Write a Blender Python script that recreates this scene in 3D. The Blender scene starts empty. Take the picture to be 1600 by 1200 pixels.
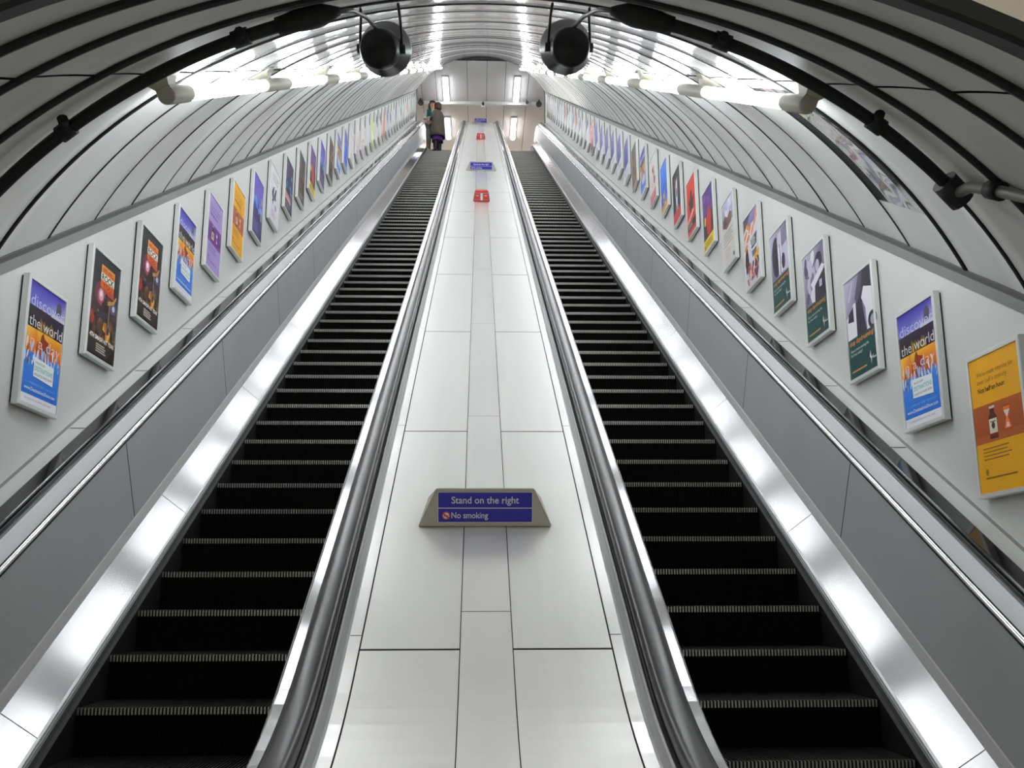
import bpy, bmesh, math, random
from mathutils import Vector, Matrix
random.seed(7)
SC = bpy.context.scene
COL = SC.collection
G = 0.88                                  # metres per drawing unit, applied to every top-level object at the end
A30 = math.radians(30.0)
CO, SI = math.cos(A30), math.sin(A30)
EYE = 1.55
S0, RB = 3.2, 3.58                        # lower transition curve
RT = 3.5                                  # upper transition curve
T_STEP, T_RAIL = 37.9, 40.1
NB = -3.08                                # step noses
ND = -2.2                                 # deck between the stairs
R_VAULT, N_VAULT = 3.232, -2.95

# ------------------------------------------------------------------ geometry of the incline
def pos(X, s, N, T=T_RAIL):
    if s < S0:
        a = min((S0 - s) / RB, A30); ph = A30 - a
        ex = max(0.0, (S0 - s) - RB * A30)
        n0 = NB + RB
        yc, zc = S0 * CO - n0 * SI, EYE + S0 * SI + n0 * CO
        r = n0 - N
        return Vector((X, yc + r * math.sin(ph) - ex, zc - r * math.cos(ph)))
    if s > T:
        a = min((s - T) / RT, A30); ph = A30 - a
        ex = max(0.0, (s - T) - RT * A30)
        n0 = NB - RT
        yc, zc = T * CO - n0 * SI, EYE + T * SI + n0 * CO
        r = N - n0
        return Vector((X, yc - r * math.sin(ph) + ex, zc + r * math.cos(ph)))
    return Vector((X, s * CO - N * SI, EYE + s * SI + N * CO))

def inc(X, s, N):
    return Vector((X, s * CO - N * SI, EYE + s * SI + N * CO))

S_MIN = 0.0
def slist(a, b, T=T_RAIL, step=0.12):
    out = [a]
    for lo, hi in ((S0 - RB * A30, S0), (T, T + RT * A30)):
        if hi > a and lo < b:
            n = 14
            for i in range(n + 1):
                v = lo + (hi - lo) * i / n
                if a + 1e-4 < v < b - 1e-4: out.append(v)
    out.append(b)
    return sorted(out)

# ------------------------------------------------------------------ materials
def lin(c):
    return tuple(((v / 255.0) / 12.92 if v / 255.0 <= 0.04045 else ((v / 255.0 + 0.055) / 1.055) ** 2.4) for v in c)

def mat(name, rgb, rough=0.5, metal=0.0, var=0.0, scale=(8, 8, 8), bump=0.0, bscale=40.0, emit=0.0, coat=0.0, aniso=0.0, rvar=0.0):
    m = bpy.data.materials.new(name); m.use_nodes = True
    nt = m.node_tree; b = nt.nodes['Principled BSDF']
    c = lin(rgb)
    b.inputs['Base Color'].default_value = (*c, 1)
    b.inputs['Roughness'].default_value = rough
    b.inputs['Metallic'].default_value = metal
    if coat: b.inputs['Coat Weight'].default_value = coat; b.inputs['Coat Roughness'].default_value = 0.08
    if emit:
        b.inputs['Emission Color'].default_value = (*c, 1)
        b.inputs['Emission Strength'].default_value = emit
    if aniso:
        b.inputs['Anisotropic'].default_value = aniso
        tg = nt.nodes.new('ShaderNodeCombineXYZ'); tg.inputs[0].default_value = 1.0
        nt.links.new(tg.outputs[0], b.inputs['Tangent'])
    if var or bump or rvar:
        tc = nt.nodes.new('ShaderNodeTexCoord'); mp = nt.nodes.new('ShaderNodeMapping')
        mp.inputs['Scale'].default_value = scale
        nz = nt.nodes.new('ShaderNodeTexNoise'); nz.inputs['Scale'].default_value = 1.0; nz.inputs['Detail'].default_value = 4
        nt.links.new(tc.outputs['Object'], mp.inputs[0]); nt.links.new(mp.outputs[0], nz.inputs['Vector'])
        if var:
            mx = nt.nodes.new('ShaderNodeMix'); mx.data_type = 'RGBA'
            mx.inputs[6].default_value = (*[v * (1 - var) for v in c], 1)
            mx.inputs[7].default_value = (*[min(1, v * (1 + var)) for v in c], 1)
            nt.links.new(nz.outputs['Fac'], mx.inputs[0]); nt.links.new(mx.outputs[2], b.inputs['Base Color'])
        if rvar:
            mr = nt.nodes.new('ShaderNodeMapRange')
            mr.inputs[1].default_value = 0.3; mr.inputs[2].default_value = 0.7
            mr.inputs[3].default_value = max(0.02, rough - rvar); mr.inputs[4].default_value = rough + rvar
            nt.links.new(nz.outputs['Fac'], mr.inputs[0]); nt.links.new(mr.outputs[0], b.inputs['Roughness'])
        if bump:
            bp = nt.nodes.new('ShaderNodeBump'); bp.inputs['Strength'].default_value = bump; bp.inputs['Distance'].default_value = 0.02
            n2 = nt.nodes.new('ShaderNodeTexNoise'); n2.inputs['Scale'].default_value = bscale; n2.inputs['Detail'].default_value = 2
            nt.links.new(tc.outputs['Object'], n2.inputs['Vector'])
            nt.links.new(n2.outputs['Fac'], bp.inputs['Height']); nt.links.new(bp.outputs[0], b.inputs['Normal'])
    return m

M = {}
M['vault_gloss'] = mat('glossy_enamel_panel', (224, 225, 222), 0.13, 0.0, 0.06, (1.2, 1.2, 1.2), 0.05, 2.2, coat=0.35)
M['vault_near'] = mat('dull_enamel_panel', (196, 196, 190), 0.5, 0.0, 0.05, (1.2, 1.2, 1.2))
M['vault_matt'] = mat('satin_enamel_panel', (226, 227, 223), 0.32, 0.0, 0.07, (1.5, 1.5, 1.5), 0.05, 2.0)
M['vault_mirror'] = mat('polished_panel', (200, 201, 202), 0.04, 0.85, 0.03, (1, 1, 1), 0.6, 1.6)
M['joint'] = mat('dark_joint', (22, 23, 20), 0.6)
M['joint_mid'] = mat('grey_joint', (92, 93, 90), 0.6)
M['wall'] = mat('white_wall_panel', (208, 209, 206), 0.42, 0.0, 0.05, (1.1, 1.1, 1.1), 0.03, 6.0)
M['headwall'] = mat('cream_headwall', (214, 206, 190), 0.5)
M['cove'] = mat('trim_grey_cove_shade', (128, 129, 126), 0.5, 0.0, 0.1, (3, 3, 3))  # shade painted into the cove colour; plain grey on wall seam and posts
M['ledge'] = mat('painted_ledge', (206, 207, 203), 0.4, 0.0, 0.05, (2, 2, 2))
M['deck'] = mat('brushed_deck_aluminium', (228, 228, 223), 0.28, 0.35, 0.06, (9, 0.7, 0.7), aniso=0.7)
M['deck2'] = mat('brushed_strip_aluminium', (232, 232, 228), 0.24, 0.45, 0.04, (9, 0.7, 0.7), aniso=0.75)
M['seam'] = mat('seam_shadow_gap', (52, 53, 50), 0.7)
M['skirt'] = mat('bright_skirting_aluminium', (176, 176, 177), 0.16, 0.8, 0.05, (3, 1.0, 1.0), aniso=0.9)
M['panel'] = mat('satin_grey_balustrade', (188, 190, 191), 0.36, 0.12, 0.08, (2.0, 2.0, 2.0))
M['ledgestrip'] = mat('satin_ledge_strip', (198, 198, 197), 0.4, 0.1)
M['bead'] = mat('polished_bead', (222, 222, 222), 0.16, 1.0)
M['guide'] = mat('satin_guide_metal', (168, 170, 170), 0.34, 0.5)
M['rubber'] = mat('glossy_black_handrail', (20, 21, 22), 0.27, 0.0)
M['rubber_flat'] = mat('polished_black_handrail', (16, 17, 18), 0.09, 0.0)
M['black'] = mat('black_riser', (3, 3, 3), 0.8)
for k_ in (M['black'],): k_.node_tree.nodes['Principled BSDF'].inputs['Specular IOR Level'].default_value = 0.1
M['tread'] = mat('dark_tread', (46, 46, 44), 0.45, 0.6)
M['nose'] = mat('worn_nosing_aluminium', (150, 149, 143), 0.36, 0.92, 0.25, (40, 40, 40))
M['skirtblack'] = mat('black_skirt_brush', (5, 5, 5), 0.6)
M['frame'] = mat('anodised_frame', (222, 224, 220), 0.38, 0.2)
M['frameback'] = mat('dark_frame_back', (30, 30, 30), 0.7)
M['conduit'] = mat('black_trunking', (13, 14, 12), 0.55)
M['pipe'] = mat('grey_conduit', (112, 112, 106), 0.45, 0.3)
M['speaker'] = mat('black_speaker_shell', (20, 21, 20), 0.35, 0.2)
M['speaker_rim'] = mat('dark_metal_flare', (84, 86, 84), 0.3, 0.85)
M['tube'] = mat('lit_tube', (247, 250, 255), 0.3, emit=17.0)
M['diffuser'] = mat('lit_diffuser', (250, 250, 255), 0.4, emit=9.0)
M['holder'] = mat('beige_lamp_holder', (176, 174, 158), 0.4)
M['ceil2'] = mat('grey_ceiling_panel', (206, 205, 204), 0.55, 0, 0.03, (2, 2, 2))
M['ceil3'] = mat('warm_ceiling_panel', (206, 198, 192), 0.55, 0, 0.03, (2, 2, 2))
M['floor'] = mat('grey_tile_floor', (120, 118, 112), 0.4, 0, 0.12, (3, 3, 3))
M['beam'] = mat('white_trunking', (205, 205, 202), 0.4)
M['signbody'] = mat('cast_grey_sign_body', (172, 170, 155), 0.42, 0.4, 0.08, (6, 6, 6))
M['signblue'] = mat('sign_blue', (34, 26, 160), 0.35)
M['signwhite'] = mat('sign_white', (214, 214, 210), 0.4)
M['signred'] = mat('sign_red', (198, 52, 46), 0.4)
M['stopred'] = mat('stop_box_red', (204, 58, 54), 0.38)
M['steel'] = mat('stop_box_steel', (150, 151, 152), 0.3, 0.85)

def print_mat():
    m = bpy.data.materials.new('printed_paper'); m.use_nodes = True
    nt = m.node_tree; b = nt.nodes['Principled BSDF']
    at = nt.nodes.new('ShaderNodeVertexColor'); at.layer_name = 'Ink'
    nt.links.new(at.outputs['Color'], b.inputs['Base Color'])
    b.inputs['Roughness'].default_value = 0.3
    return m
M['print'] = print_mat()

# ------------------------------------------------------------------ object helpers
def link(name, me, mats, parent=None, smooth=False):
    o = bpy.data.objects.new(name, me); COL.objects.link(o)
    for m in (mats if isinstance(mats, (list, tuple)) else [mats]): me.materials.append(m)
    if parent is not None: o.parent = parent
    if smooth:
        for p in me.polygons: p.use_smooth = True
    return o

def build(name, bm, mats, parent=None, smooth=False, recalc=False):
    if recalc: bmesh.ops.recalc_face_normals(bm, faces=bm.faces)
    me = bpy.data.meshes.new(name); bm.to_mesh(me); bm.free()
    return link(name, me, mats, parent, smooth)

def tag(o, label, cat, group=None):
    o['label'] = label; o['category'] = cat
    if group: o['group'] = group
    return o

def struct(o, label=None):
    o['kind'] = 'structure'
    if label: o['label'] = label
    return o

def empty(name, loc=(0, 0, 0), rot=(0, 0, 0)):
    o = bpy.data.objects.new(name, None); COL.objects.link(o)
    o.location = loc; o.rotation_euler = rot; o.empty_display_size = 0.1
    return o

def add_box(bm, c, d, mi=0, R=None):
    vs = []
    for dx in (-.5, .5):
        for dy in (-.5, .5):
            for dz in (-.5, .5):
                v = Vector((dx * d[0], dy * d[1], dz * d[2]))
                if R is not None: v = R @ v
                vs.append(bm.verts.new(v + Vector(c)))
    for q in ((0, 1, 3, 2), (4, 6, 7, 5), (0, 4, 5, 1), (2, 3, 7, 6), (0, 2, 6, 4), (1, 5, 7, 3)):
        f = bm.faces.new([vs[i] for i in q]); f.material_index = mi
    return vs

def add_tube(bm, pts, r, n=12, cap=True, mi=0, flat=1.0):
    rings = []
    pts = [Vector(p) for p in pts]
    up = None
    for i, p in enumerate(pts):
        d = (pts[min(i + 1, len(pts) - 1)] - pts[max(i - 1, 0)]).normalized()
        if up is None:
            up = Vector((0, 0, 1)) if abs(d.z) < 0.9 else Vector((1, 0, 0))
        a = d.cross(up).normalized(); b = a.cross(d).normalized(); up = b
        rr = r[i] if isinstance(r, (list, tuple)) else r
        rings.append([bm.verts.new(p + a * math.cos(t) * rr + b * math.sin(t) * rr * flat) for t in [2 * math.pi * k / n for k in range(n)]])
    for q, w in zip(rings, rings[1:]):
        for k in range(n):
            f = bm.faces.new((q[k], q[(k + 1) % n], w[(k + 1) % n], w[k])); f.material_index = mi; f.smooth = True
    if cap:
        f = bm.faces.new(rings[0][::-1]); f.material_index = mi
        f = bm.faces.new(rings[-1]); f.material_index = mi

def add_lathe(bm, prof, axis_o, axis_d, n=32, mi=0):
    d = Vector(axis_d).normalized(); a = d.orthogonal().normalized(); b = d.cross(a)
    o = Vector(axis_o); rings = []
    for (h, r) in prof:
        if r < 1e-5: rings.append([bm.verts.new(o + d * h)])
        else: rings.append([bm.verts.new(o + d * h + (a * math.cos(2 * math.pi * k / n) + b * math.sin(2 * math.pi * k / n)) * r) for k in range(n)])
    for q, w in zip(rings, rings[1:]):
        for k in range(n):
            v = [q[k % len(q)], q[(k + 1) % len(q)], w[(k + 1) % len(w)], w[k % len(w)]]
            u = []
            for x in v:
                if x not in u: u.append(x)
            if len(u) >= 3:
                f = bm.faces.new(u); f.smooth = True; f.material_index = mi

def sweep(name, prof, a, b, mats, parent=None, T=T_RAIL, closed=False, smooth=False, cap=False, mis=None, extra=None):
    """A cross-section (X, N) run along the incline between the two ends."""
    ss = slist(a, b, T)
    if extra: ss = sorted(ss + extra)
    bm = bmesh.new()
    rows = [[bm.verts.new(pos(x, s, n, T)) for (x, n) in prof] for s in ss]
    k = len(prof)
    for q, w in zip(rows, rows[1:]):
        for i in range(k if closed else k - 1):
            f = bm.faces.new((q[i], q[(i + 1) % k], w[(i + 1) % k], w[i]))
            if mis: f.material_index = mis[i]
    if cap and closed:
        bm.faces.new(rows[0]); bm.faces.new(rows[-1][::-1])
    return build(name, bm, mats, parent, smooth, recalc=True)

def rounded(x0, x1, n0, n1, r, k=4):
    out = []
    for cx, cn, a0 in ((x1 - r, n1 - r, 0), (x0 + r, n1 - r, 90), (x0 + r, n0 + r, 180), (x1 - r, n0 + r, 270)):
        for i in range(k + 1):
            a = math.radians(a0 + 90 * i / k); out.append((cx + r * math.cos(a), cn + r * math.sin(a)))
    return out

# ------------------------------------------------------------------ the vault
ALPHA = math.asin(2.6 / R_VAULT); BETA = math.asin(1.45 / R_VAULT)
joints = [2.36, 2.72, 3.2, 3.85, 4.5, 5.17]
while joints[-1] < 41.9: joints.append(joints[-1] + 0.738)
def vp(th, s, R=R_VAULT):
    return inc(R * math.sin(th), s, N_VAULT + R * math.cos(th))

def vault():
    bm = bmesh.new()
    arcs = [(-ALPHA, -BETA - 0.0022, 16, 1), (-BETA + 0.0022, BETA - 0.0022, 34, 0), (BETA + 0.0022, ALPHA, 16, 1)]
    for j, (a, b) in enumerate(zip(joints, joints[1:])):
        g = 0.026 if j < 5 else 0.015
        tilt = random.uniform(-0.006, 0.006)
        cs = [a + g + (b - a - 2 * g) * t / 4 for t in range(5)]
        for (t0, t1, n, mi) in arcs:
            if j == 5 and mi == 1 and t0 > 0: mi = 3
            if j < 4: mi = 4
            rows = []
            for q, s in enumerate(cs):
                tq = q / 4
                dr = 0.005 * (1 - (2 * tq - 1) ** 2) + tilt * (tq - .5)
                rows.append([bm.verts.new(vp(t0 + (t1 - t0) * i / n, s, R_VAULT + dr)) for i in range(n + 1)])
            for q, w in zip(rows, rows[1:]):
                for i in range(n):
                    m_ = mi
                    f = bm.faces.new((q[i], q[i + 1], w[i + 1], w[i])); f.material_index = m_ if m_ != 3 else 1; f.smooth = True
                    if mi == 3 and 1 <= i <= 11: f.material_index = 3
            # turned panel edges into the joints
            for row, ds in ((rows[0], -1), (rows[-1], 1)):
                s = cs[0] if ds < 0 else cs[-1]
                back = [bm.verts.new(vp(t0 + (t1 - t0) * i / n, s, R_VAULT + 0.04)) for i in range(n + 1)]
                for i in range(n):
                    f = bm.faces.new((row[i], row[i + 1], back[i + 1], back[i])); f.material_index = 2
    for j, s in enumerate(joints[1:-1]):
        h, w_ = (.020, .022) if j < 3 else (.012, .017) if j < 5 else (.006 if s < 14 else .0045, .013)
        n = 70
        P_ = [(-w_, .012), (-w_, -h * .6), (-w_ * .4, -h), (w_ * .4, -h), (w_, -h * .6), (w_, .012)]
        kk = lambda i: 1.0 if j < 4 else .45 + .55 * min(1.0, abs(2 * i / n - 1) * 1.6)     # beads flatten towards the crown
        rows = [[bm.verts.new(vp(-ALPHA + 2 * ALPHA * i / n, s + ds, R_VAULT + (dr * kk(i) if dr < 0 else dr))) for i in range(n + 1)] for ds, dr in P_]
        for q, w in zip(rows, rows[1:]):
            for i in range(n):
                f = bm.faces.new((q[i], q[i + 1], w[i + 1], w[i])); f.material_index = 2
    # backing that closes every joint
    n = 60
    rows = [[bm.verts.new(vp(-ALPHA + 2 * ALPHA * i / n, s, R_VAULT + 0.045)) for i in range(n + 1)] for s in (joints[0], joints[-1])]
    for i in range(n):
        f = bm.faces.new((rows[0][i], rows[0][i + 1], rows[1][i + 1], rows[1][i])); f.material_index = 2
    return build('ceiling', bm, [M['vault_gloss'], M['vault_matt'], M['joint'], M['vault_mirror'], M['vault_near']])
struct(vault(), 'barrel vault of pale ribbed panels over the escalators')

def portal():
    bm = bmesh.new(); n = 48
    def ring(s, R): return [bm.verts.new(vp(-ALPHA + 2 * ALPHA * i / n, s, R)) for i in range(n + 1)]
    q = [ring(2.37, R_VAULT + .02), ring(2.37, R_VAULT - .012), ring(2.33, R_VAULT - .022), ring(2.22, R_VAULT - .022), ring(2.2, R_VAULT - .012), ring(2.2, R_VAULT + .02)]
    q.append([bm.verts.new(inc(R_VAULT * math.sin(t), 2.2, 1.35)) for t in [-ALPHA + 2 * ALPHA * i / n for i in range(n + 1)]])
    for k, (a, b) in enumerate(zip(q, q[1:])):
        for i in range(n):
            f = bm.faces.new((a[i], a[i + 1], b[i + 1], b[i])); f.material_index = 1 if k < 5 else 0
    return build('trim_1', bm, [M['headwall'], M['joint']])
struct(portal(), 'cream headwall and dark arch rim at the foot of the vault')

# side walls, coves and ledges
Y_END = 36.4
for sx, side in ((-1, 'left'), (1, 'right')):
    bm = bmesh.new()
    top = -1.10
    a0 = inc(0, 1.1, top); b0 = None
    # wall top runs with the incline, bottom below the ledge
    s_end = (Y_END + top * SI) / CO
    s_end_b = (Y_END + (-2.6) * SI) / CO
    pts = [inc(2.6 * sx, 1.0, top), inc(2.6 * sx, s_end, top), inc(2.6 * sx, s_end_b, -2.6), inc(2.6 * sx, 1.0, -2.6)]
    def quad(m, vs, mi=0):
        f = m.faces.new([m.verts.new(v) for v in vs]); f.material_index = mi
    quad(bm, pts)
    quad(bm, [Vector((2.6 * sx, -5, 3.5)), inc(2.6 * sx, 1.0, top), inc(2.6 * sx, 1.0, -2.6), Vector((2.6 * sx, 2.0, 0)), Vector((2.6 * sx, -5, 0))])
    quad(bm, [inc(2.6 * sx, 1.0, top), Vector((2.6 * sx, -5, 3.5)), Vector((2.6 * sx, 1.3, 3.5))])
    # end return beside the upper landing
    e1 = inc(2.6 * sx, s_end, top); e2 = inc(2.6 * sx, s_end_b, -2.6)
    quad(bm, [e1, e2, Vector((3.6 * sx, Y_END, e2.z)), Vector((3.6 * sx, Y_END, e1.z + .6)), Vector((2.6 * sx, Y_END, e1.z + .3))])
    w = build('wall_' + side, bm, [M['wall']])
    struct(w, 'white sloping wall along the %s escalator' % side)
    # strip at the wall top, the shade under the vault edge painted grey
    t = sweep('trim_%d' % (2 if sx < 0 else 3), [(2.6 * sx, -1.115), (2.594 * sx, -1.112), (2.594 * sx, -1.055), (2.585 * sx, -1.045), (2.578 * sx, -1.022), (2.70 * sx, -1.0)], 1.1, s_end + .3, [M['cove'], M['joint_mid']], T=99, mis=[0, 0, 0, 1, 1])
    struct(t, 'cove strip, shade painted grey, where the %s wall meets the vault' % side)
    led = sweep('trim_%d' % (4 if sx < 0 else 5), [(2.6 * sx, -2.184), (2.597 * sx, -2.19), (2.594 * sx, -2.2), (2.45 * sx, -2.2), (2.45 * sx, -2.4)], S_MIN, 41.3, [M['ledge'], M['cove']], mis=[1, 1, 0, 0])
    struct(led, 'white ledge between the %s outer handrail and wall' % side)
    bm = bmesh.new()
    s = 5.85 if sx < 0 else 5.55
    while s < 41:
        p = pos(0, s, -2.199); d = 0.006
        vs = [pos(x * sx, q, -2.1985) for (x, q) in ((2.585, s - d), (2.452, s - d), (2.452, s + d), (2.585, s + d))]
        bm.faces.new([bm.verts.new(v) for v in vs]); s += 1.215 * 1.0
    j = build('joint_line', bm, [M['seam']], led)
# end post by the upper landing
for sx, k in ((-1, 6), (1, 7)):
    bm = bmesh.new(); add_box(bm, (2.58 * sx, Y_END, 19.9), (.08, .08, 3.3))
    struct(build('trim_%d' % k, bm, [M['cove']]), 'grey post where the %s wall ends at the upper landing' % ('left' if sx < 0 else 'right'))

# ------------------------------------------------------------------ lower hall, upper landing
def plane(name, vs, m, label):
    bm = bmesh.new(); bm.faces.new([bm.verts.new(Vector(v)) for v in vs])
    return struct(build(name, bm, m if isinstance(m, list) else [m]), label)
plane('floor', [(-2.6, -5, -.02), (2.6, -5, -.02), (2.6, 2.3, -.02), (-2.6, 2.3, -.02)], M['floor'], 'tiled floor at the foot of the escalators')
plane('ceiling_lower', [(-2.6, -5, 3.5), (2.6, -5, 3.5), (2.6, 1.4, 3.5), (-2.6, 1.4, 3.5)], M['wall'], 'flat ceiling at the foot of the escalators')
plane('wall_back', [(-2.6, -5, -.02), (2.6, -5, -.02), (2.6, -5, 3.5), (-2.6, -5, 3.5)], M['wall'], 'white wall behind the viewer')
ZL = 18.30
ZC = 21.6
plane('floor_upper', [(-3.6, 36.0, ZL), (3.6, 36.0, ZL), (3.6, 48, ZL), (-3.6, 48, ZL)], M['floor'], 'floor of the upper landing')
bm = bmesh.new()
xs = [-3.6, -2.4, -1.35 - .45, -.54, .24, .98, 1.9, 2.8, 3.6]
for x0, x1 in zip(xs, xs[1:]):
    for (y0, y1, mi) in ((34.5, 37.75, 0), (37.75, 48, 1)):
        f = bm.faces.new([bm.verts.new((x, y, ZC)) for x, y in ((x0 + .008, y0), (x1 - .008, y0), (x1 - .008, y1), (x0 + .008, y1))]); f.material_index = mi
f = bm.faces.new([bm.verts.new((x, y, ZC + .03)) for x, y in ((-3.6, 34.52), (3.6, 34.52), (3.6, 48), (-3.6, 48))]); f.material_index = 2
f = bm.faces.new([bm.verts.new(v) for v in ((-3.6, 34.5, ZC), (3.6, 34.5, ZC), (3.6, 34.5, ZC + .05), (-3.6, 34.5, ZC + .05))]); f.material_index = 2
struct(build('ceiling_upper', bm, [M['ceil2'], M['ceil3'], M['seam']]), 'flat panelled ceiling over the upper landing')
for sx, nm in ((-1, 'wall_upper_left'), (1, 'wall_upper_right')):
    plane(nm, [(3.6 * sx, Y_END, ZL - 1), (3.6 * sx, 48, ZL - 1), (3.6 * sx, 48, ZC), (3.6 * sx, Y_END, ZC)], M['ceil2'], 'side wall of the upper landing')
plane('wall_end', [(-3.6, 48, ZL), (3.6, 48, ZL), (3.6, 48, ZC), (-3.6, 48, ZC)], M['ceil3'], 'end wall of the upper landing')

# ------------------------------------------------------------------ escalators
def step_mesh():
    bm = bmesh.new()
    W = 0.515; n = 58; p = 2 * W / n
    H, LIP, DEP = 0.250, 0.034, 0.455
    def q(vs, mi):
        f = bm.faces.new([bm.verts.new(v) for v in vs]); f.material_index = mi
    for i in range(n):
        x0 = -W + i * p; x1 = x0 + p * .52; x2 = x0 + p
        # ridge
        q([(x0, 0, -LIP), (x1, 0, -LIP), (x1, 0, 0), (x0, 0, 0)], 1)
        q([(x0, 0, 0), (x1, 0, 0), (x1, .03, 0), (x0, .03, 0)], 1)
        q([(x0, .03, 0), (x1, .03, 0), (x1, DEP, 0), (x0, DEP, 0)], 2)
        q([(x0, 0, -LIP), (x0, 0, 0), (x0, DEP, 0), (x0, DEP, -.012)], 2)
        q([(x1, 0, -LIP), (x1, DEP, -.012), (x1, DEP, 0), (x1, 0, 0)], 2)
        # groove
        q([(x1, .008, -LIP), (x2, .008, -LIP), (x2, .008, -.012), (x1, .008, -.012)], 0)
        q([(x1, .008, -.012), (x2, .008, -.012), (x2, DEP, -.012), (x1, DEP, -.012)], 0)
        # riser cleat and groove
        q([(x0, .006, -H), (x1, .006, -H), (x1, .006, -LIP), (x0, .006, -LIP)], 0)
        q([(x0, .006, -LIP), (x1, .006, -LIP), (x1, 0, -LIP), (x0, 0, -LIP)], 0)
        q([(x1, .016, -H), (x2, .016, -H), (x2, .016, -LIP), (x1, .016, -LIP)], 0)
        q([(x1, .006, -H), (x1, .016, -H), (x1, .016, -LIP), (x1, .006, -LIP)], 0)
        q([(x0, .016, -H), (x0, .006, -H), (x0, .006, -LIP), (x0, .016, -LIP)], 0)
    for sx in (-W, W):
        q([(sx, 0, -H), (sx, 0, 0), (sx, DEP, 0), (sx, DEP, -H)], 0)
    me = bpy.data.meshes.new('step'); bm.to_mesh(me); bm.free()
    for k in ('black', 'nose', 'tread'): me.materials.append(M[k])
    return me
STEP = step_mesh()

def escalator(sx, phase, label):
    root = empty('escalator', (0, 0, 0))
    tag(root, label, 'escalator')
    cx = 1.512 * sx
    s = phase - 0.4617 * 6
    while s < T_STEP + RT * A30 + .3:
        o = bpy.data.objects.new('step', STEP); COL.objects.link(o); o.parent = root
        o.location = pos(cx, s, NB, T_STEP)
        s += 0.4617
    X = lambda v: v * sx
    # outer balustrade (beside the wall)
    seg0 = 2.43; st = 5.86 if sx < 0 else 5.55
    cuts = [S_MIN, 1.0]; v = st - seg0 * 1
    while v < 41: cuts.append(v); v += seg0
    cuts.append(42.3)
    for a, b in zip(cuts, cuts[1:]):
        if b - a < .3: continue
        sweep('balustrade_panel', [(X(2.252), -2.302), (X(2.252), -2.822)], a + .006, b - .006, [M['panel']], root)
        sweep('skirting_panel', [(X(2.236), -2.884), (X(2.085), -3.024)], a + .003 + .5, b - .003 + .5, [M['skirt']], root, smooth=False)
    sweep('panel_backing', [(X(2.258), -2.25), (X(2.258), -2.85), (X(2.243), -2.89), (X(2.085), -3.05)], S_MIN, 42.3, [M['seam']], root)
    sweep('skirting_ledge', [(X(2.254), -2.812), (X(2.248), -2.824), (X(2.236), -2.878), (X(2.236), -2.887)], S_MIN, 42.3, [M['ledgestrip']], root)
    sweep('skirting_bead', [(X(2.087), -3.02), (X(2.074), -3.026), (X(2.070), -3.034), (X(2.064), -3.032), (X(2.058), -3.045)], S_MIN, 42.3, [M['guide']], root)
    sweep('skirt_brush', [(X(2.062), -3.04), (X(2.045), -3.062), (X(2.03), -3.075), (X(2.03), -3.5)], S_MIN, 42.0, [M['skirtblack']], root)
    sweep('guide_rail', [(X(2.352), -2.205), (X(2.345), -2.192), (X(2.333), -2.192), (X(2.328), -2.212)], S_MIN, 42.3, [M['bead']], root)
    sweep('guide_face', [(X(2.330), -2.206), (X(2.266), -2.262)], S_MIN, 42.3, [M['guide']], root)
    sweep('capping_bead', [(X(2.267), -2.258), (X(2.255), -2.262), (X(2.245), -2.274), (X(2.243), -2.288), (X(2.252), -2.304)], S_MIN, 42.3, [M['bead']], root, smooth=True)
    sweep('handrail', rounded(*sorted((X(2.348), X(2.45))), -2.215, -2.155, .014), S_MIN, 42.3, [M['rubber_flat']], root, closed=True, smooth=False, cap=True)
    # inner balustrade (beside the central deck)
    sweep('handrail', rounded(*sorted((X(.602), X(.712))), -2.2, -2.125, .034), S_MIN, 42.3, [M['rubber']], root, closed=True, smooth=True, cap=True)
    sweep('guide_rail', [(X(.706), -2.19), (X(.712), -2.178), (X(.757), -2.179), (X(.764), -2.186), (X(.764), -2.225)], S_MIN, 42.3, [M['skirt']], root)
    sweep('guide_face', [(X(.548), -2.199), (X(.56), -2.196), (X(.576), -2.18), (X(.580), -2.172), (X(.588), -2.17), (X(.590), -2.178), (X(.597), -2.178), (X(.602), -2.19)], S_MIN, 42.3, [M['guide'], M['seam']], root, smooth=False, mis=[0, 0, 0, 0, 0, 1, 0])
    sweep('balustrade_panel', [(X(.764), -2.222), (X(.79), -2.25), (X(.79), -2.80), (X(.85), -2.80)], S_MIN, 42.3, [M['panel']], root)
    sweep('skirting_panel', [(X(.85), -2.80), (X(.955), -3.015), (X(.98), -3.03)], S_MIN, 42.3, [M['skirt']], root)
    sweep('skirt_brush', [(X(.98), -3.03), (X(.992), -3.05), (X(.994), -3.5)], S_MIN, 42.0, [M['skirtblack']], root)
    # comb plates at both landings
    bm = bmesh.new()
    add_box(bm, (cx, 1.3, -.005), (1.05, 1.6, .02))
    add_box(bm, (cx, 36.6, ZL - .01 + .012), (1.05, 1.6, .02))
    build('comb_plate', bm, [M['tread']], root)
    return root
escalator(-1, 4.235, 'escalator on the left with dark steps and two people at its top')
escalator(1, 4.72, 'empty escalator on the right with dark steps and grey balustrade')

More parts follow.
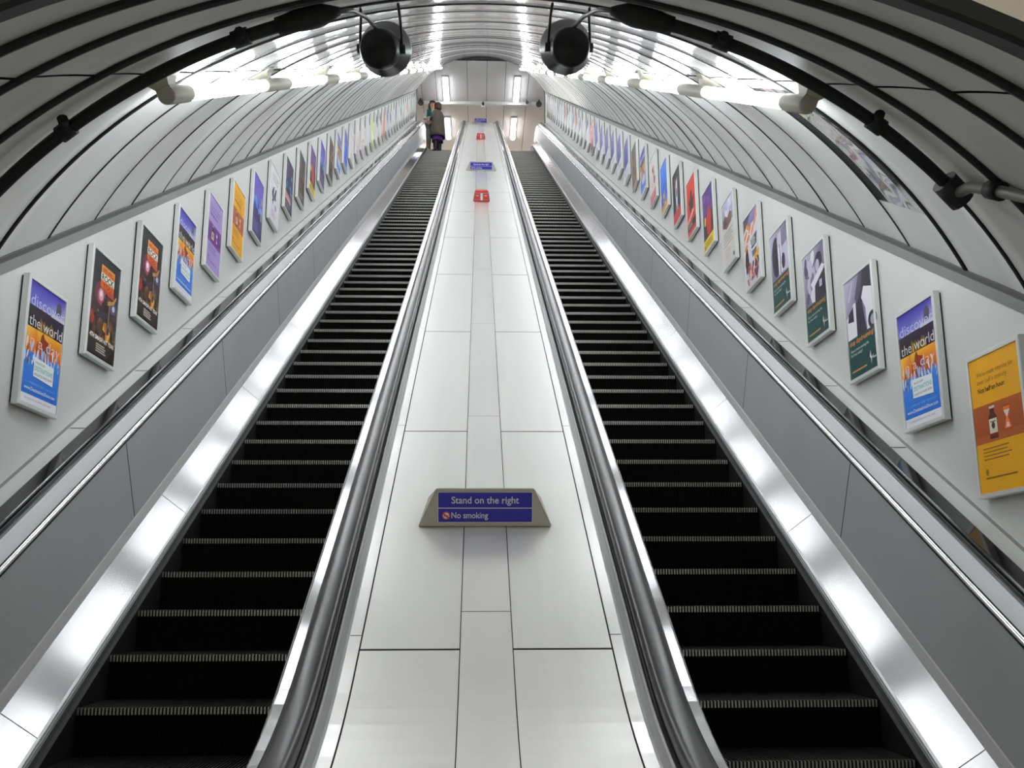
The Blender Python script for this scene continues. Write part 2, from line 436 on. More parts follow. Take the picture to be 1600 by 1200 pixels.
# ------------------------------------------------------------------ central deck
deck = empty('escalator_deck')
tag(deck, 'pale brushed metal deck sloping up between the two escalators', 'deck')
dc = [S_MIN, 1.0, 3.383]
while dc[-1] + 2.43 < 41: dc.append(dc[-1] + 2.43)
dc.append(42.3)
for a, b in zip(dc, dc[1:]):
    for sx in (-1, 1):
        sweep('deck_panel', [(.107 * sx, ND), (.497 * sx, ND)], a + .006, b - .006, [M['deck']], deck)
        sweep('edge_strip', [(.503 * sx, ND + .002), (.55 * sx, ND + .002)], a + .003 + .1, b - .003 + .1, [M['deck2']], deck)
    sweep('centre_strip', [(-.103, ND + .002), (.103, ND + .002)], a + .0025 + .28, b - .0025 + .28, [M['deck2']], deck)
sweep('deck_backing', [(-.56, ND - .006), (.56, ND - .006)], S_MIN, 42.5, [M['seam']], deck)

# ------------------------------------------------------------------ text
_txt = {}
def text_mesh(s, bold=0.0):
    key = (s, bold)
    if key in _txt: return _txt[key]
    cu = bpy.data.curves.new('txt', 'FONT'); cu.body = s; cu.resolution_u = 3; cu.offset = bold
    o = bpy.data.objects.new('txt', cu); COL.objects.link(o)
    bpy.context.view_layer.update()
    dg = bpy.context.evaluated_depsgraph_get()
    me = bpy.data.meshes.new_from_object(o.evaluated_get(dg))
    vs = [(v.co.x, v.co.y) for v in me.vertices]; fs = [list(p.vertices) for p in me.polygons]
    bpy.data.objects.remove(o); bpy.data.curves.remove(cu); bpy.data.meshes.remove(me)
    xs = [v[0] for v in vs] or [0]; ys = [v[1] for v in vs] or [0]
    _txt[key] = (vs, fs, min(xs), max(xs), min(ys), max(ys))
    return _txt[key]

def add_text(bm, s, x, y, w=None, h=None, fn=None, mi=0, align='L', bold=0.0, col=None, lay=None):
    """Glyph faces of s: x is the left, centre or right, y the baseline; w the width it is fitted to, or h the capital height."""
    vs, fs, x0, x1, y0, y1 = text_mesh(s, bold)
    kx = w / (x1 - x0) if w else h / 0.7
    ky = (h / 0.7) if h else kx
    W = (x1 - x0) * kx
    ox = x - (0 if align == 'L' else W / 2 if align == 'C' else W)
    nv = [bm.verts.new(fn(ox + (a - x0) * kx, y + b * ky)) for a, b in vs]
    for f in fs:
        try: F = bm.faces.new([nv[i] for i in f])
        except ValueError: continue
        F.material_index = mi
        if lay is not None:
            for l in F.loops: l[lay] = col

# ------------------------------------------------------------------ signs on the deck
def sign_body_mesh():
    # local: x across, y up the slope, z off the deck
    bm = bmesh.new()
    p = [(-.335, 0, 0), (.335, 0, 0), (.242, .035, .196), (-.242, .035, .196), (-.30, .36, 0), (.30, .36, 0)]
    v = [bm.verts.new(q) for q in p]
    for f in ((0, 1, 2, 3), (3, 2, 5, 4), (0, 3, 4), (1, 5, 2), (0, 4, 5, 1)): bm.faces.new([v[i] for i in f])
    bmesh.ops.bevel(bm, geom=bm.edges[:], offset=.009, segments=3, affect='EDGES', profile=.6)
    bmesh.ops.recalc_face_normals(bm, faces=bm.faces)
    me = bpy.data.meshes.new('housing'); bm.to_mesh(me); bm.free(); me.materials.append(M['signbody'])
    return me
def sign_face_mesh():
    bm = bmesh.new()
    tl = math.atan2(.035, .196); L = math.hypot(.035, .196)
    def fn(d):
        return lambda a, b: Vector((a, .035 * (b / .196) - d, b * .196 / .196 * 1.0))
    def rect(x0, b0, x1, b1, d, mi):
        g = fn(d); f = bm.faces.new([bm.verts.new(g(*q)) for q in ((x0, b0), (x1, b0), (x1, b1), (x0, b1))]); f.material_index = mi
    rect(-.236, .024, .236, .178, .003, 1)
    rect(-.233, .099, .233, .175, .0045, 0)
    rect(-.233, .027, .233, .094, .0045, 0)
    add_text(bm, 'Stand on the right', 0, .121, w=.335, h=.034, fn=fn(.006), mi=1, align='C', bold=.012)
    add_text(bm, 'No smoking', -.168, .047, w=.182, h=.030, fn=fn(.006), mi=1, align='L', bold=.012)
    g = fn(.006); cxx, cyy = -.194, .060
    def disc(r, d, mi):
        g = fn(d); f = bm.faces.new([bm.verts.new(g(cxx + r * math.cos(t * math.pi / 10), cyy + r * math.sin(t * math.pi / 10))) for t in range(20)]); f.material_index = mi
    disc(.021, .006, 2); disc(.0155, .0068, 1)
    rect(cxx - .011, cyy - .003, cxx + .008, cyy + .0015, .0074, 3)
    rect(cxx + .009, cyy - .003, cxx + .012, cyy + .0015, .0074, 2)
    g = fn(.008)
    f = bm.faces.new([bm.verts.new(g(cxx + a, cyy + b)) for a, b in ((-.014, .008), (.009, -.014), (.014, -.009), (-.009, .013))]); f.material_index = 2
    me = bpy.data.meshes.new('sign_face'); bm.to_mesh(me); bm.free()
    for k in ('signblue', 'signwhite', 'signred', 'joint'): me.materials.append(M[k])
    return me
SB, SF = sign_body_mesh(), sign_face_mesh()
ROT_INC = (A30, 0, 0)
for s, lab in ((4.46, 'blue Stand on the right sign in grey housing, nearest, low on the deck'),
               (21.72, 'small blue sign in pale housing halfway up the deck above the larger red box'),
               (39.7, 'tiny blue sign at the very top of the deck above both red boxes')):
    r = empty('deck_sign', inc(0, s, ND + .003), ROT_INC)
    tag(r, lab, 'sign', 'signs on the central deck')
    for nm, me in (('housing', SB), ('sign_face', SF)):
        o = bpy.data.objects.new(nm, me); COL.objects.link(o); o.parent = r

def stop_meshes():
    out = []
    bm = bmesh.new()
    # V-shaped plan with its edge to the front, base, body and lid
    def prism(pts0, z0, pts1, z1):
        a = [bm.verts.new((x, y, z0)) for x, y in pts0]; b = [bm.verts.new((x, y, z1)) for x, y in pts1]
        n = len(a)
        for i in range(n): bm.faces.new((a[i], a[(i + 1) % n], b[(i + 1) % n], b[i]))
        bm.faces.new(a[::-1]); bm.faces.new(b)
    def plan(w, f, b): return [(0, -f), (w, -f * .35), (w * .95, b), (-w * .95, b), (-w, -f * .35)]
    prism(plan(.132, .075, .14), 0, plan(.142, .082, .14), .03)
    prism(plan(.12, .062, .13), .15, plan(.105, .05, .12), .185)
    bmesh.ops.bevel(bm, geom=bm.edges[:], offset=.005, segments=2, affect='EDGES')
    me = bpy.data.meshes.new('casing'); bm.to_mesh(me); bm.free(); me.materials.append(M['stopred']); out.append(('casing', me))
    bm = bmesh.new()
    prism(plan(.14, .08, .135), .03, plan(.12, .062, .13), .15)
    me = bpy.data.meshes.new('steel_surround'); bm.to_mesh(me); bm.free(); me.materials.append(M['steel']); out.append(('steel_surround', me))
    bm = bmesh.new()
    for sx in (-1, 1):
        def on(t, h, d):
            w = .14 + (.12 - .14) * h; f = .08 + (.062 - .08) * h
            p0 = Vector((0, -f, .03 + .12 * h)); p1 = Vector((w * sx, -f * .35, .03 + .12 * h))
            nrm = Vector((f * .65 * sx, -w, .02)).normalized()
            return p0.lerp(p1, t) + nrm * d
        f = bm.faces.new([bm.verts.new(on(t, h, .003)) for t, h in ((.22, .10), (.9, .10), (.9, .9), (.22, .9))])
        for h0, t1 in ((.56, .70),):
            f = bm.faces.new([bm.verts.new(on(t, h, .005)) for t, h in ((.38, h0), (t1, h0), (t1, h0 + .1), (.38, h0 + .1))]); f.material_index = 1
    me = bpy.data.meshes.new('red_panel'); bm.to_mesh(me); bm.free(); me.materials.append(M['stopred']); me.materials.append(M['signwhite']); out.append(('red_panel', me))
    return out
STOP = stop_meshes()
bm = bmesh.new()
add_box(bm, (0, -.074, .09), (.034, .012, .118), 0, Matrix.Rotation(-.15, 3, 'X'))
me_ = bpy.data.meshes.new('centre_bar'); bm.to_mesh(me_); bm.free(); me_.materials.append(M['signwhite']); STOP.append(('centre_bar', me_))
for s, lab in ((16.7, 'larger red and steel emergency stop box below the halfway sign'),
               (31.1, 'smaller far red emergency stop box just below the top sign')):
    r = empty('emergency_stop_box', inc(0, s, ND + .003), ROT_INC)
    tag(r, lab, 'stop box', 'emergency stop boxes on the deck')
    for nm, me in STOP:
        o = bpy.data.objects.new(nm, me); COL.objects.link(o); o.parent = r

# ------------------------------------------------------------------ posters
PW, PH = 0.525, 0.745                      # outer frame
FB = 0.024                                 # frame face width
IW, IH = PW - 2 * FB, PH - 2 * FB
PD = 0.05
def frame_mesh():
    bm = bmesh.new()
    w, h = PW / 2, PH
    out = [(-w, 0), (w, 0), (w, h), (-w, h)]; inn = [(-w + FB, FB), (w - FB, FB), (w - FB, h - FB), (-w + FB, h - FB)]
    yb, yf, yi = -.012, -PD, -PD + .006
    L = []
    for pts, y in ((out, yb), (out, yf + .004), ([(x * (1 - .004 / w), .004 + z * (h - .008) / h) for x, z in out], yf), (inn, yf), (inn, yi)):
        L.append([bm.verts.new((x, y, z)) for x, z in pts])
    for a, b in zip(L, L[1:]):
        for i in range(4): bm.faces.new((a[i], a[(i + 1) % 4], b[(i + 1) % 4], b[i]))
    add_box(bm, (0, -.006, h / 2), (PW - .02, .012, PH - .02), 1)
    bmesh.ops.recalc_face_normals(bm, faces=bm.faces)
    me = bpy.data.meshes.new('frame'); bm.to_mesh(me); bm.free()
    me.materials.append(M['frame']); me.materials.append(M['frameback'])
    return me
FRAME = frame_mesh()

class Art:
    def __init__(self):
        self.bm = bmesh.new(); self.lay = self.bm.loops.layers.float_color.new('Ink'); self.k = 0
    def fn(self):
        self.k += 1; d = -PD + .0057 - .00004 * self.k
        return lambda u, v: Vector(((u - .5) * IW, d, FB + v * IH))
    def c(self, rgb): return (*lin(rgb), 1)
    def rect(self, u0, v0, u1, v1, *cols):
        g = self.fn(); f = self.bm.faces.new([self.bm.verts.new(g(*q)) for q in ((u0, v0), (u1, v0), (u1, v1), (u0, v1))])
        cs = cols if len(cols) == 4 else (cols[0], cols[0], cols[1], cols[1]) if len(cols) == 2 else (cols[0],) * 4
        for l, c in zip(f.loops, cs): l[self.lay] = self.c(c)
    def poly(self, pts, col):
        g = self.fn(); f = self.bm.faces.new([self.bm.verts.new(g(*q)) for q in pts])
        for l in f.loops: l[self.lay] = self.c(col)
    def ell(self, u, v, a, b, col, rot=0, n=18):
        cr, sr = math.cos(rot), math.sin(rot)
        self.poly([(u + a * math.cos(t) * cr - b * math.sin(t) * sr * 1.46, v + a * math.cos(t) * sr / 1.46 + b * math.sin(t) * cr) for t in [2 * math.pi * i / n for i in range(n)]], col)
    def text(self, s, u, v, w=None, h=None, col=(255, 255, 255), align='L', bold=0.0):
        g = self.fn()
        add_text(self.bm, s, u * IW, v * IH, w and w * IW, h and h * IH, fn=lambda a, b: g(a / IW, b / IH), align=align, bold=bold, col=self.c(col), lay=self.lay)
    def lines(self, u, v, n, w, dv, h, col, seed=1):
        r = random.Random(seed)
        for i in range(n):
            self.rect(u, v - i * dv, u + w * r.uniform(.65, 1), v - i * dv + h, col)
    def blobs(self, u0, v0, u1, v1, n, sz, cols, seed=1, sq=1.0):
        r = random.Random(seed)
        for i in range(n):
            u, v = r.uniform(u0, u1), r.uniform(v0, v1)
            s = sz * r.uniform(.5, 1.3); a = min(s, u - u0 + .001 if u - u0 > .02 else s, max(u1 - u, .012)); 
            self.ell(min(max(u, s * .8), 1 - s * .8), min(max(v, s * .6), 1 - s * .6), s * .8, s * .55 * sq, r.choice(cols), r.uniform(-.7, .7), 7)
    def done(self, name='printed_sheet'):
        me = bpy.data.meshes.new(name); self.bm.to_mesh(me); self.bm.free(); me.materials.append(M['print']); return me

def art_discover():
    a = Art()
    a.rect(0, 0, 1, 1, (244, 244, 250))
    a.rect(0, .075, 1, .46, (40, 118, 226), (62, 140, 236))
    a.rect(0, .42, 1, .62, (208, 84, 24), (226, 96, 24), (250, 170, 34), (252, 206, 60))
    a.rect(0, .42, .3, .62, (248, 150, 30), (226, 100, 24), (240, 150, 30), (255, 216, 70))
    a.rect(0, .62, 1, .80, (28, 22, 30), (40, 20, 52), (46, 24, 66), (60, 40, 44))
    a.rect(0, .80, 1, 1, (120, 126, 214), (196, 190, 226), (64, 40, 176), (58, 38, 168))
    a.poly([(.74, .84), (.76, .93), (.82, .955), (.87, .945), (.9, .90), (.88, .84)], (82, 78, 96))
    a.rect(.62, .795, 1, .825, (214, 214, 224))
    a.poly([(.3, .62), (.33, .7), (.36, .74), (.4, .7), (.46, .72), (.52, .69), (.6, .7), (.66, .74), (.72, .66), (.74, .62)], (120, 92, 34))
    for u in (.36, .52, .68): a.poly([(u, .63), (u + .02, .72), (u + .045, .63)], (226, 176, 60))
    a.poly([(.38, .52), (.42, .6), (.47, .62), (.5, .58), (.62, .56), (.6, .53), (.7, .5), (.62, .47), (.42, .48)], (150, 50, 16))
    r = random.Random(3)
    for i in range(26):
        u = .02 + i * .037; v = .40 + .05 * math.sin(i * 1.7) + (.02 if i % 3 else -.02)
        a.ell(min(u, .96), v + .02, .022, .05, r.choice([(150, 200, 250), (236, 240, 252), (70, 150, 236), (196, 210, 240), (172, 70, 40)]), r.uniform(-.4, .4), 7)
    for i in range(16):
        u = .03 + i * .06; a.ell(min(u, .96), .37 + .03 * math.sin(i * 2.3), .018, .04, r.choice([(70, 146, 236), (120, 180, 246), (226, 234, 250)]), r.uniform(-.5, .5), 7)
    a.poly([(.28, .235), (.83, .215), (.83, .375), (.28, .395)], (242, 246, 246))
    a.text('THE HOT NEW', .32, .345, w=.26, h=.018, col=(120, 110, 130), bold=.01)
    a.text('DESTINATIONS', .31, .288, w=.49, h=.038, col=(92, 190, 176), bold=.012)
    a.text('HOLIDAY & TRAVEL SHOW', .31, .248, w=.49, h=.02, col=(110, 112, 132), bold=.01)
    a.text('1 - 4 FEBRUARY 2007  Earls Court', .1, .165, w=.8, h=.018, col=(160, 200, 250))
    a.text('www.DestinationsShow.com', .08, .112, w=.84, h=.030, col=(255, 255, 255), bold=.012)
    a.text('IN ASSOCIATION WITH THE TIMES', .12, .034, w=.7, h=.014, col=(150, 150, 176))
    a.text('discover', .05, .80, w=.93, h=.095, col=(214, 222, 255), bold=-.006)
    a.text('the world', .05, .632, w=.92, h=.092, col=(240, 240, 240), bold=-.006)
    a.text('in a day', .06, .475, w=.88, h=.09, col=(255, 206, 186), bold=-.006)
    return a.done()

def art_rock():
    a = Art()
    a.rect(0, 0, 1, 1, (40, 24, 20), (34, 33, 40))
    a.rect(0, .34, 1, .70, (70, 44, 34), (70, 44, 50), (46, 40, 62), (50, 44, 66))
    a.ell(.38, .62, .26, .12, (112, 52, 66)); a.ell(.40, .60, .17, .09, (176, 84, 96)); a.ell(.36, .61, .085, .06, (226, 168, 196)); a.ell(.35, .62, .045, .03, (252, 240, 250))
    a.ell(.83, .56, .12, .06, (90, 84, 130)); a.ell(.84, .56, .05, .03, (210, 214, 240))
    a.poly([(.36, .665), (.82, .64), (.82, .69), (.36, .70)], (196, 70, 30))
    a.rect(.30, .69, .80, .91, (222, 96, 24), (246, 158, 44)); 
    a.rect(.30, .76, .80, .83, (255, 252, 240))
    a.text('WE WILL', .34, .845, w=.42, h=.045, col=(186, 44, 12), bold=.03)
    a.text('ROCK', .33, .765, w=.45, h=.058, col=(30, 18, 14), bold=.03)
    a.text('YOU', .38, .70, w=.34, h=.045, col=(160, 34, 10), bold=.03)
    a.blobs(.04, .24, .96, .43, 60, .07, [(106, 72, 40), (78, 54, 34), (56, 40, 30), (140, 98, 50), (92, 60, 40)], 5)
    a.blobs(.5, .16, .85, .36, 14, .05, [(226, 150, 50), (240, 180, 70), (190, 110, 40)], 8, 2.0)
    a.blobs(.03, .30, .25, .38, 6, .06, [(178, 40, 30)], 9)
    # leaping singer with one arm raised
    a.ell(.535, .622, .05, .034, (52, 38, 30)); a.poly([(.47, .60), (.6, .6), (.64, .5), (.62, .45), (.48, .46), (.45, .52)], (44, 32, 30))
    a.poly([(.58, .59), (.78, .625), (.88, .69), (.92, .685), (.83, .60), (.6, .55)], (186, 144, 70))
    a.poly([(.49, .585), (.40, .54), (.36, .5), (.39, .49), (.46, .525), (.52, .55)], (60, 42, 34))
    a.poly([(.48, .47), (.62, .46), (.56, .385), (.20, .40), (.18, .43), (.42, .435)], (56, 52, 74))
    a.poly([(.56, .46), (.65, .46), (.70, .33), (.72, .27), (.64, .265), (.63, .33)], (50, 44, 60))
    a.poly([(.66, .62), (.665, .34), (.68, .34), (.675, .62)], (220, 176, 110))
    a.rect(0, .015, 1, .20, (40, 26, 20), (52, 34, 24))
    a.text('4TH SMASH HIT YEAR', .05, .165, w=.9, h=.04, col=(246, 240, 230), bold=.03)
    a.lines(.3, .12, 4, .42, .022, .012, (196, 186, 176), 3)
    return a.done()

def bottle_art(bg, dark, mid, ink, vit=True):
    a = Art()
    a.rect(0, 0, 1, 1, bg)
    a.rect(0, .36, 1, .64, dark, dark, mid, mid)
    a.rect(0, .36, 1, .42, mid)
    a.poly([(.30, .38), (.30, .54), (.34, .565), (.34, .60), (.43, .60), (.43, .565), (.47, .54), (.47, .38)], tuple(int(v * .55) for v in dark))
    a.rect(.33, .60, .44, .618, (226, 218, 200))
    a.rect(.305, .42, .465, .525, (232, 222, 190))
    a.ell(.385, .475, .035, .025, (60, 60, 50)); a.rect(.33, .50, .44, .508, (120, 90, 60)); a.rect(.305, .40, .465, .42, (150, 40, 40))
    a.poly([(.60, .58), (.74, .58), (.69, .50), (.74, .425), (.60, .425), (.65, .50)], tuple(min(255, int(v * 1.35)) for v in mid))
    a.poly([(.61, .555), (.73, .555), (.68, .51), (.66, .51)], (240, 226, 226)); a.poly([(.64, .435), (.71, .435), (.69, .465), (.66, .465)], (240, 226, 226))
    a.rect(.585, .58, .755, .595, dark); a.rect(.585, .412, .755, .425, dark)
    if vit:
        a.text("We've made vitamins for", .14, .855, w=.74, h=.036, col=ink)
        a.text('over half a century.', .14, .80, w=.62, h=.036, col=ink)
        a.text('Not half an hour.', .14, .735, w=.56, h=.036, col=tuple(int(v * .5) for v in ink), bold=.02)
    a.lines(.13, .315, 4, .72, .026, .008, ink, 4)
    a.ell(.17, .15, .03, .024, ink); a.lines(.13, .10, 1, .68, .02, .012, ink, 6)
    return a.done()

def art_car(v):
    a = Art()
    lilac = (206, 198, 222); dk = (50, 46, 62); md = (128, 120, 146); wt = (240, 238, 246)
    a.rect(0, 0, 1, 1, (8, 72, 70), (10, 78, 74))
    a.rect(0, .40, 1, 1, md, (170, 160, 190), (112, 104, 130), lilac)
    if v == 0:
        a.poly([(.02, .40), (.02, .62), (.3, .74), (.38, .74), (.36, .4)], wt); a.poly([(.06, .58), (.1, .66), (.28, .72), (.28, .56)], dk)
        a.poly([(.36, .4), (.4, .74), (.55, 1), (1, 1), (1, .78), (.66, .80), (.62, .68), (.72, .4)], dk)
        a.poly([(.55, 1), (.36, .78), (.44, .72), (.62, .84), (.7, 1)], (92, 84, 112))
        a.poly([(.60, .74), (.70, .84), (1, .78), (1, .5), (.82, .4), (.74, .4), (.72, .62)], wt); 
        a.ell(.93, .47, .15, .085, dk); a.ell(.95, .465, .09, .05, (176, 172, 190)); a.rect(.985, .40, 1, .6, dk)
        a.poly([(.1, .8), (.3, .98), (.34, .96), (.16, .78)], lilac)
    elif v == 1:
        a.blobs(.05, .5, .45, .95, 18, .11, [wt, lilac, md, (92, 84, 112)], 21, 1.6)
        a.poly([(.45, .4), (.42, .62), (.9, .7), (1, .66), (1, .4)], dk); a.ell(.72, .82, .16, .1, dk); a.ell(.66, .78, .09, .07, lilac)
        a.poly([(.3, .63), (.86, .76), (.97, .72), (.9, .68), (.4, .55)], wt); a.poly([(.3, .42), (.4, .62), (.5, .6), (.46, .4)], wt); a.rect(.70, .52, .82, .60, lilac)
    else:
        a.ell(.3, .68, .24, .26, dk); a.poly([(.42, .42), (.4, .9), (.62, .96), (.66, .42)], wt); a.ell(.5, .86, .11, .10, lilac); a.ell(.78, .8, .16, .14, md); a.poly([(.62, .42), (.66, .74), (.95, .76), (.98, .42)], lilac)
        a.poly([(.5, .42), (.52, .8), (.56, .8), (.56, .42)], md); a.ell(.7, .55, .1, .1, dk)
    a.text('stop daydreaming!', .06, .335, w=.88, h=.05, col=(232, 140, 52), bold=.012)
    a.text('Have a more exciting life', .08, .265, w=.66, h=.026, col=(216, 226, 222), bold=.008)
    a.text('for free today!', .08, .222, w=.42, h=.026, col=(216, 226, 222), bold=.008)
    a.lines(.08, .06, 1, .55, .02, .016, (220, 146, 66), 2)
    a.poly([(.74, .13), (.78, .19), (.80, .12), (.9, .14), (.81, .105), (.79, .05), (.775, .105)], (240, 214, 206)); a.rect(.84, .10, .96, .115, (214, 220, 220))
    return a.done()

def art_fest():
    a = Art()
    a.rect(0, 0, 1, 1, (226, 224, 236)); a.rect(.3, .84, 1, 1, (132, 120, 176), (156, 146, 200)); a.poly([(0, .82), (.3, .9), (.5, 1), (0, 1)], (86, 80, 96))
    a.poly([(.05, .5), (.0, .36), (.1, .2), (.3, .3), (.2, .6)], (60, 52, 56))
    for (u, v, r_) in ((.12, .76, .5), (.3, .84, -.5), (.45, .80, .7), (.28, .68, .3), (.6, .74, .6), (.8, .82, .5), (.9, .90, .8), (.12, .58, .2)): a.ell(u, v, .13, .035, (238, 150, 46), r_)
    a.poly([(.45, .62), (.9, .66), (.84, .5), (.5, .48)], (84, 82, 92)); a.poly([(.5, .45), (.85, .45), (.78, .36), (.54, .36)], (110, 108, 118)); a.poly([(.66, .36), (.98, .42), (.98, .32), (.66, .28)], (240, 176, 40))
    a.blobs(.08, .05, .92, .27, 46, .055, [(186, 60, 60), (226, 206, 196), (60, 52, 84), (206, 90, 90), (110, 62, 62), (240, 226, 214)], 31, 1.7)
    a.lines(.5, .60, 4, .34, .028, .014, (226, 224, 236), 3)
    return a.done()

def art_heart():
    a = Art()
    a.rect(0, 0, 1, 1, (224, 222, 214)); a.rect(.05, .62, .95, 1, (150, 152, 172), (196, 198, 222))
    a.blobs(.3, .72, .9, .96, 12, .13, [(214, 216, 236), (176, 178, 204), (236, 238, 248)], 4)
    a.poly([(.12, .74), (.3, .79), (.5, .72), (.7, .78), (.9, .72), (.8, .6), (.4, .56), (.15, .62)], (128, 92, 84))
    a.ell(.3, .68, .12, .06, (92, 60, 58))
    for i in range(4): a.rect(.1, .50 - i * .045, .9 - .1 * (i % 2), .515 - i * .045, (150, 146, 140))
    a.rect(.1, .315, .9, .328, (206, 110, 60)); a.lines(.2, .24, 4, .5, .04, .010, (220, 160, 130), 3); a.rect(.84, .04, .94, .10, (44, 48, 40))
    return a.done()

def art_pry():
    a = Art()
    a.rect(0, 0, 1, 1, (52, 42, 56)); a.rect(0, .58, 1, 1, (112, 60, 140), (70, 44, 136)); a.blobs(.1, .62, .9, .9, 14, .11, [(140, 70, 150), (92, 56, 160), (74, 50, 120)], 12)
    a.poly([(.38, .22), (.3, .5), (.42, .6), (.62, .64), (.78, .56), (.74, .22)], (214, 56, 48)); a.ell(.55, .62, .14, .07, (196, 70, 80)); a.poly([(.1, .44), (.14, .58), (.28, .56), (.24, .42)], (240, 206, 50))
    a.rect(0, 0, 1, .19, (246, 214, 30)); a.lines(.14, .12, 3, .72, .035, .016, (140, 110, 20), 5); a.rect(.06, .03, .16, .1, (140, 110, 20))
    return a.done()

def art_red(v=0):
    a = Art()
    if v == 0:
        a.rect(0, 0, 1, 1, (226, 58, 44)); a.poly([(.3, .5), (.2, .62), (.4, .64), (.42, .78), (.52, .8), (.6, .72), (.6, .62), (.85, .66), (.75, .54), (.7, .38), (.5, .46), (.36, .36)], (34, 20, 20))
        a.poly([(.05, .30), (.75, .42), (.75, .36), (.05, .24)], (244, 214, 206)); a.rect(0, .10, 1, .24, (70, 30, 28)); a.lines(.1, .2, 3, .6, .03, .012, (230, 190, 180), 4); a.rect(0, 0, 1, .1, (220, 52, 44))
    else:
        a.rect(0, 0, 1, 1, (210, 64, 68)); a.rect(0, 0, 1, .25, (120, 40, 44)); a.ell(.5, .6, .3, .2, (236, 170, 166)); a.rect(.1, .8, .9, .88, (240, 220, 216))
    return a.done()

def art_blackred():
    a = Art()
    a.rect(0, 0, 1, 1, (34, 28, 36)); a.rect(0, 0, 1, .22, (206, 44, 54)); a.poly([(.4, .3), (.34, .6), (.42, .8), (.6, .84), (.62, .6), (.58, .3)], (232, 230, 240)); a.ell(.5, .56, .06, .1, (40, 34, 40)); a.blobs(.1, .7, .4, .9, 5, .07, [(150, 50, 56)], 5); a.lines(.35, .28, 3, .4, .03, .012, (230, 230, 230), 3); a.ell(.52, .86, .07, .05, (60, 54, 60))
    return a.done()

def generic(bg, blocks, seed=1, n=0, cols=(), area=(.1, .2, .9, .8), lines=None, sz=.09):
    a = Art(); a.rect(0, 0, 1, 1, bg)
    for b in blocks: a.rect(*b)
    if n: a.blobs(*area, n, sz, list(cols), seed)
    if lines: a.lines(*lines)
    return a.done()

def art_bird():
    a = Art()
    a.rect(0, 0, 1, 1, (236, 234, 240))
    for i, w in enumerate((.7, .55, .62)): a.rect(.2, .86 - i * .05, .2 + w, .875 - i * .05, (130, 136, 156))
    for (p, c) in (([(.15, .5), (.3, .62), (.42, .66), (.36, .5), (.5, .42), (.3, .4)], (40, 76, 92)), ([(.42, .5), (.6, .66), (.72, .68), (.62, .52), (.7, .46), (.52, .44)], (50, 60, 84)), ([(.2, .38), (.4, .44), (.34, .32)], (76, 90, 120))): a.poly(p, c)
    a.ell(.66, .32, .09, .06, (176, 140, 190)); a.lines(.2, .2, 4, .6, .035, .012, (206, 150, 190), 4)
    return a.done()

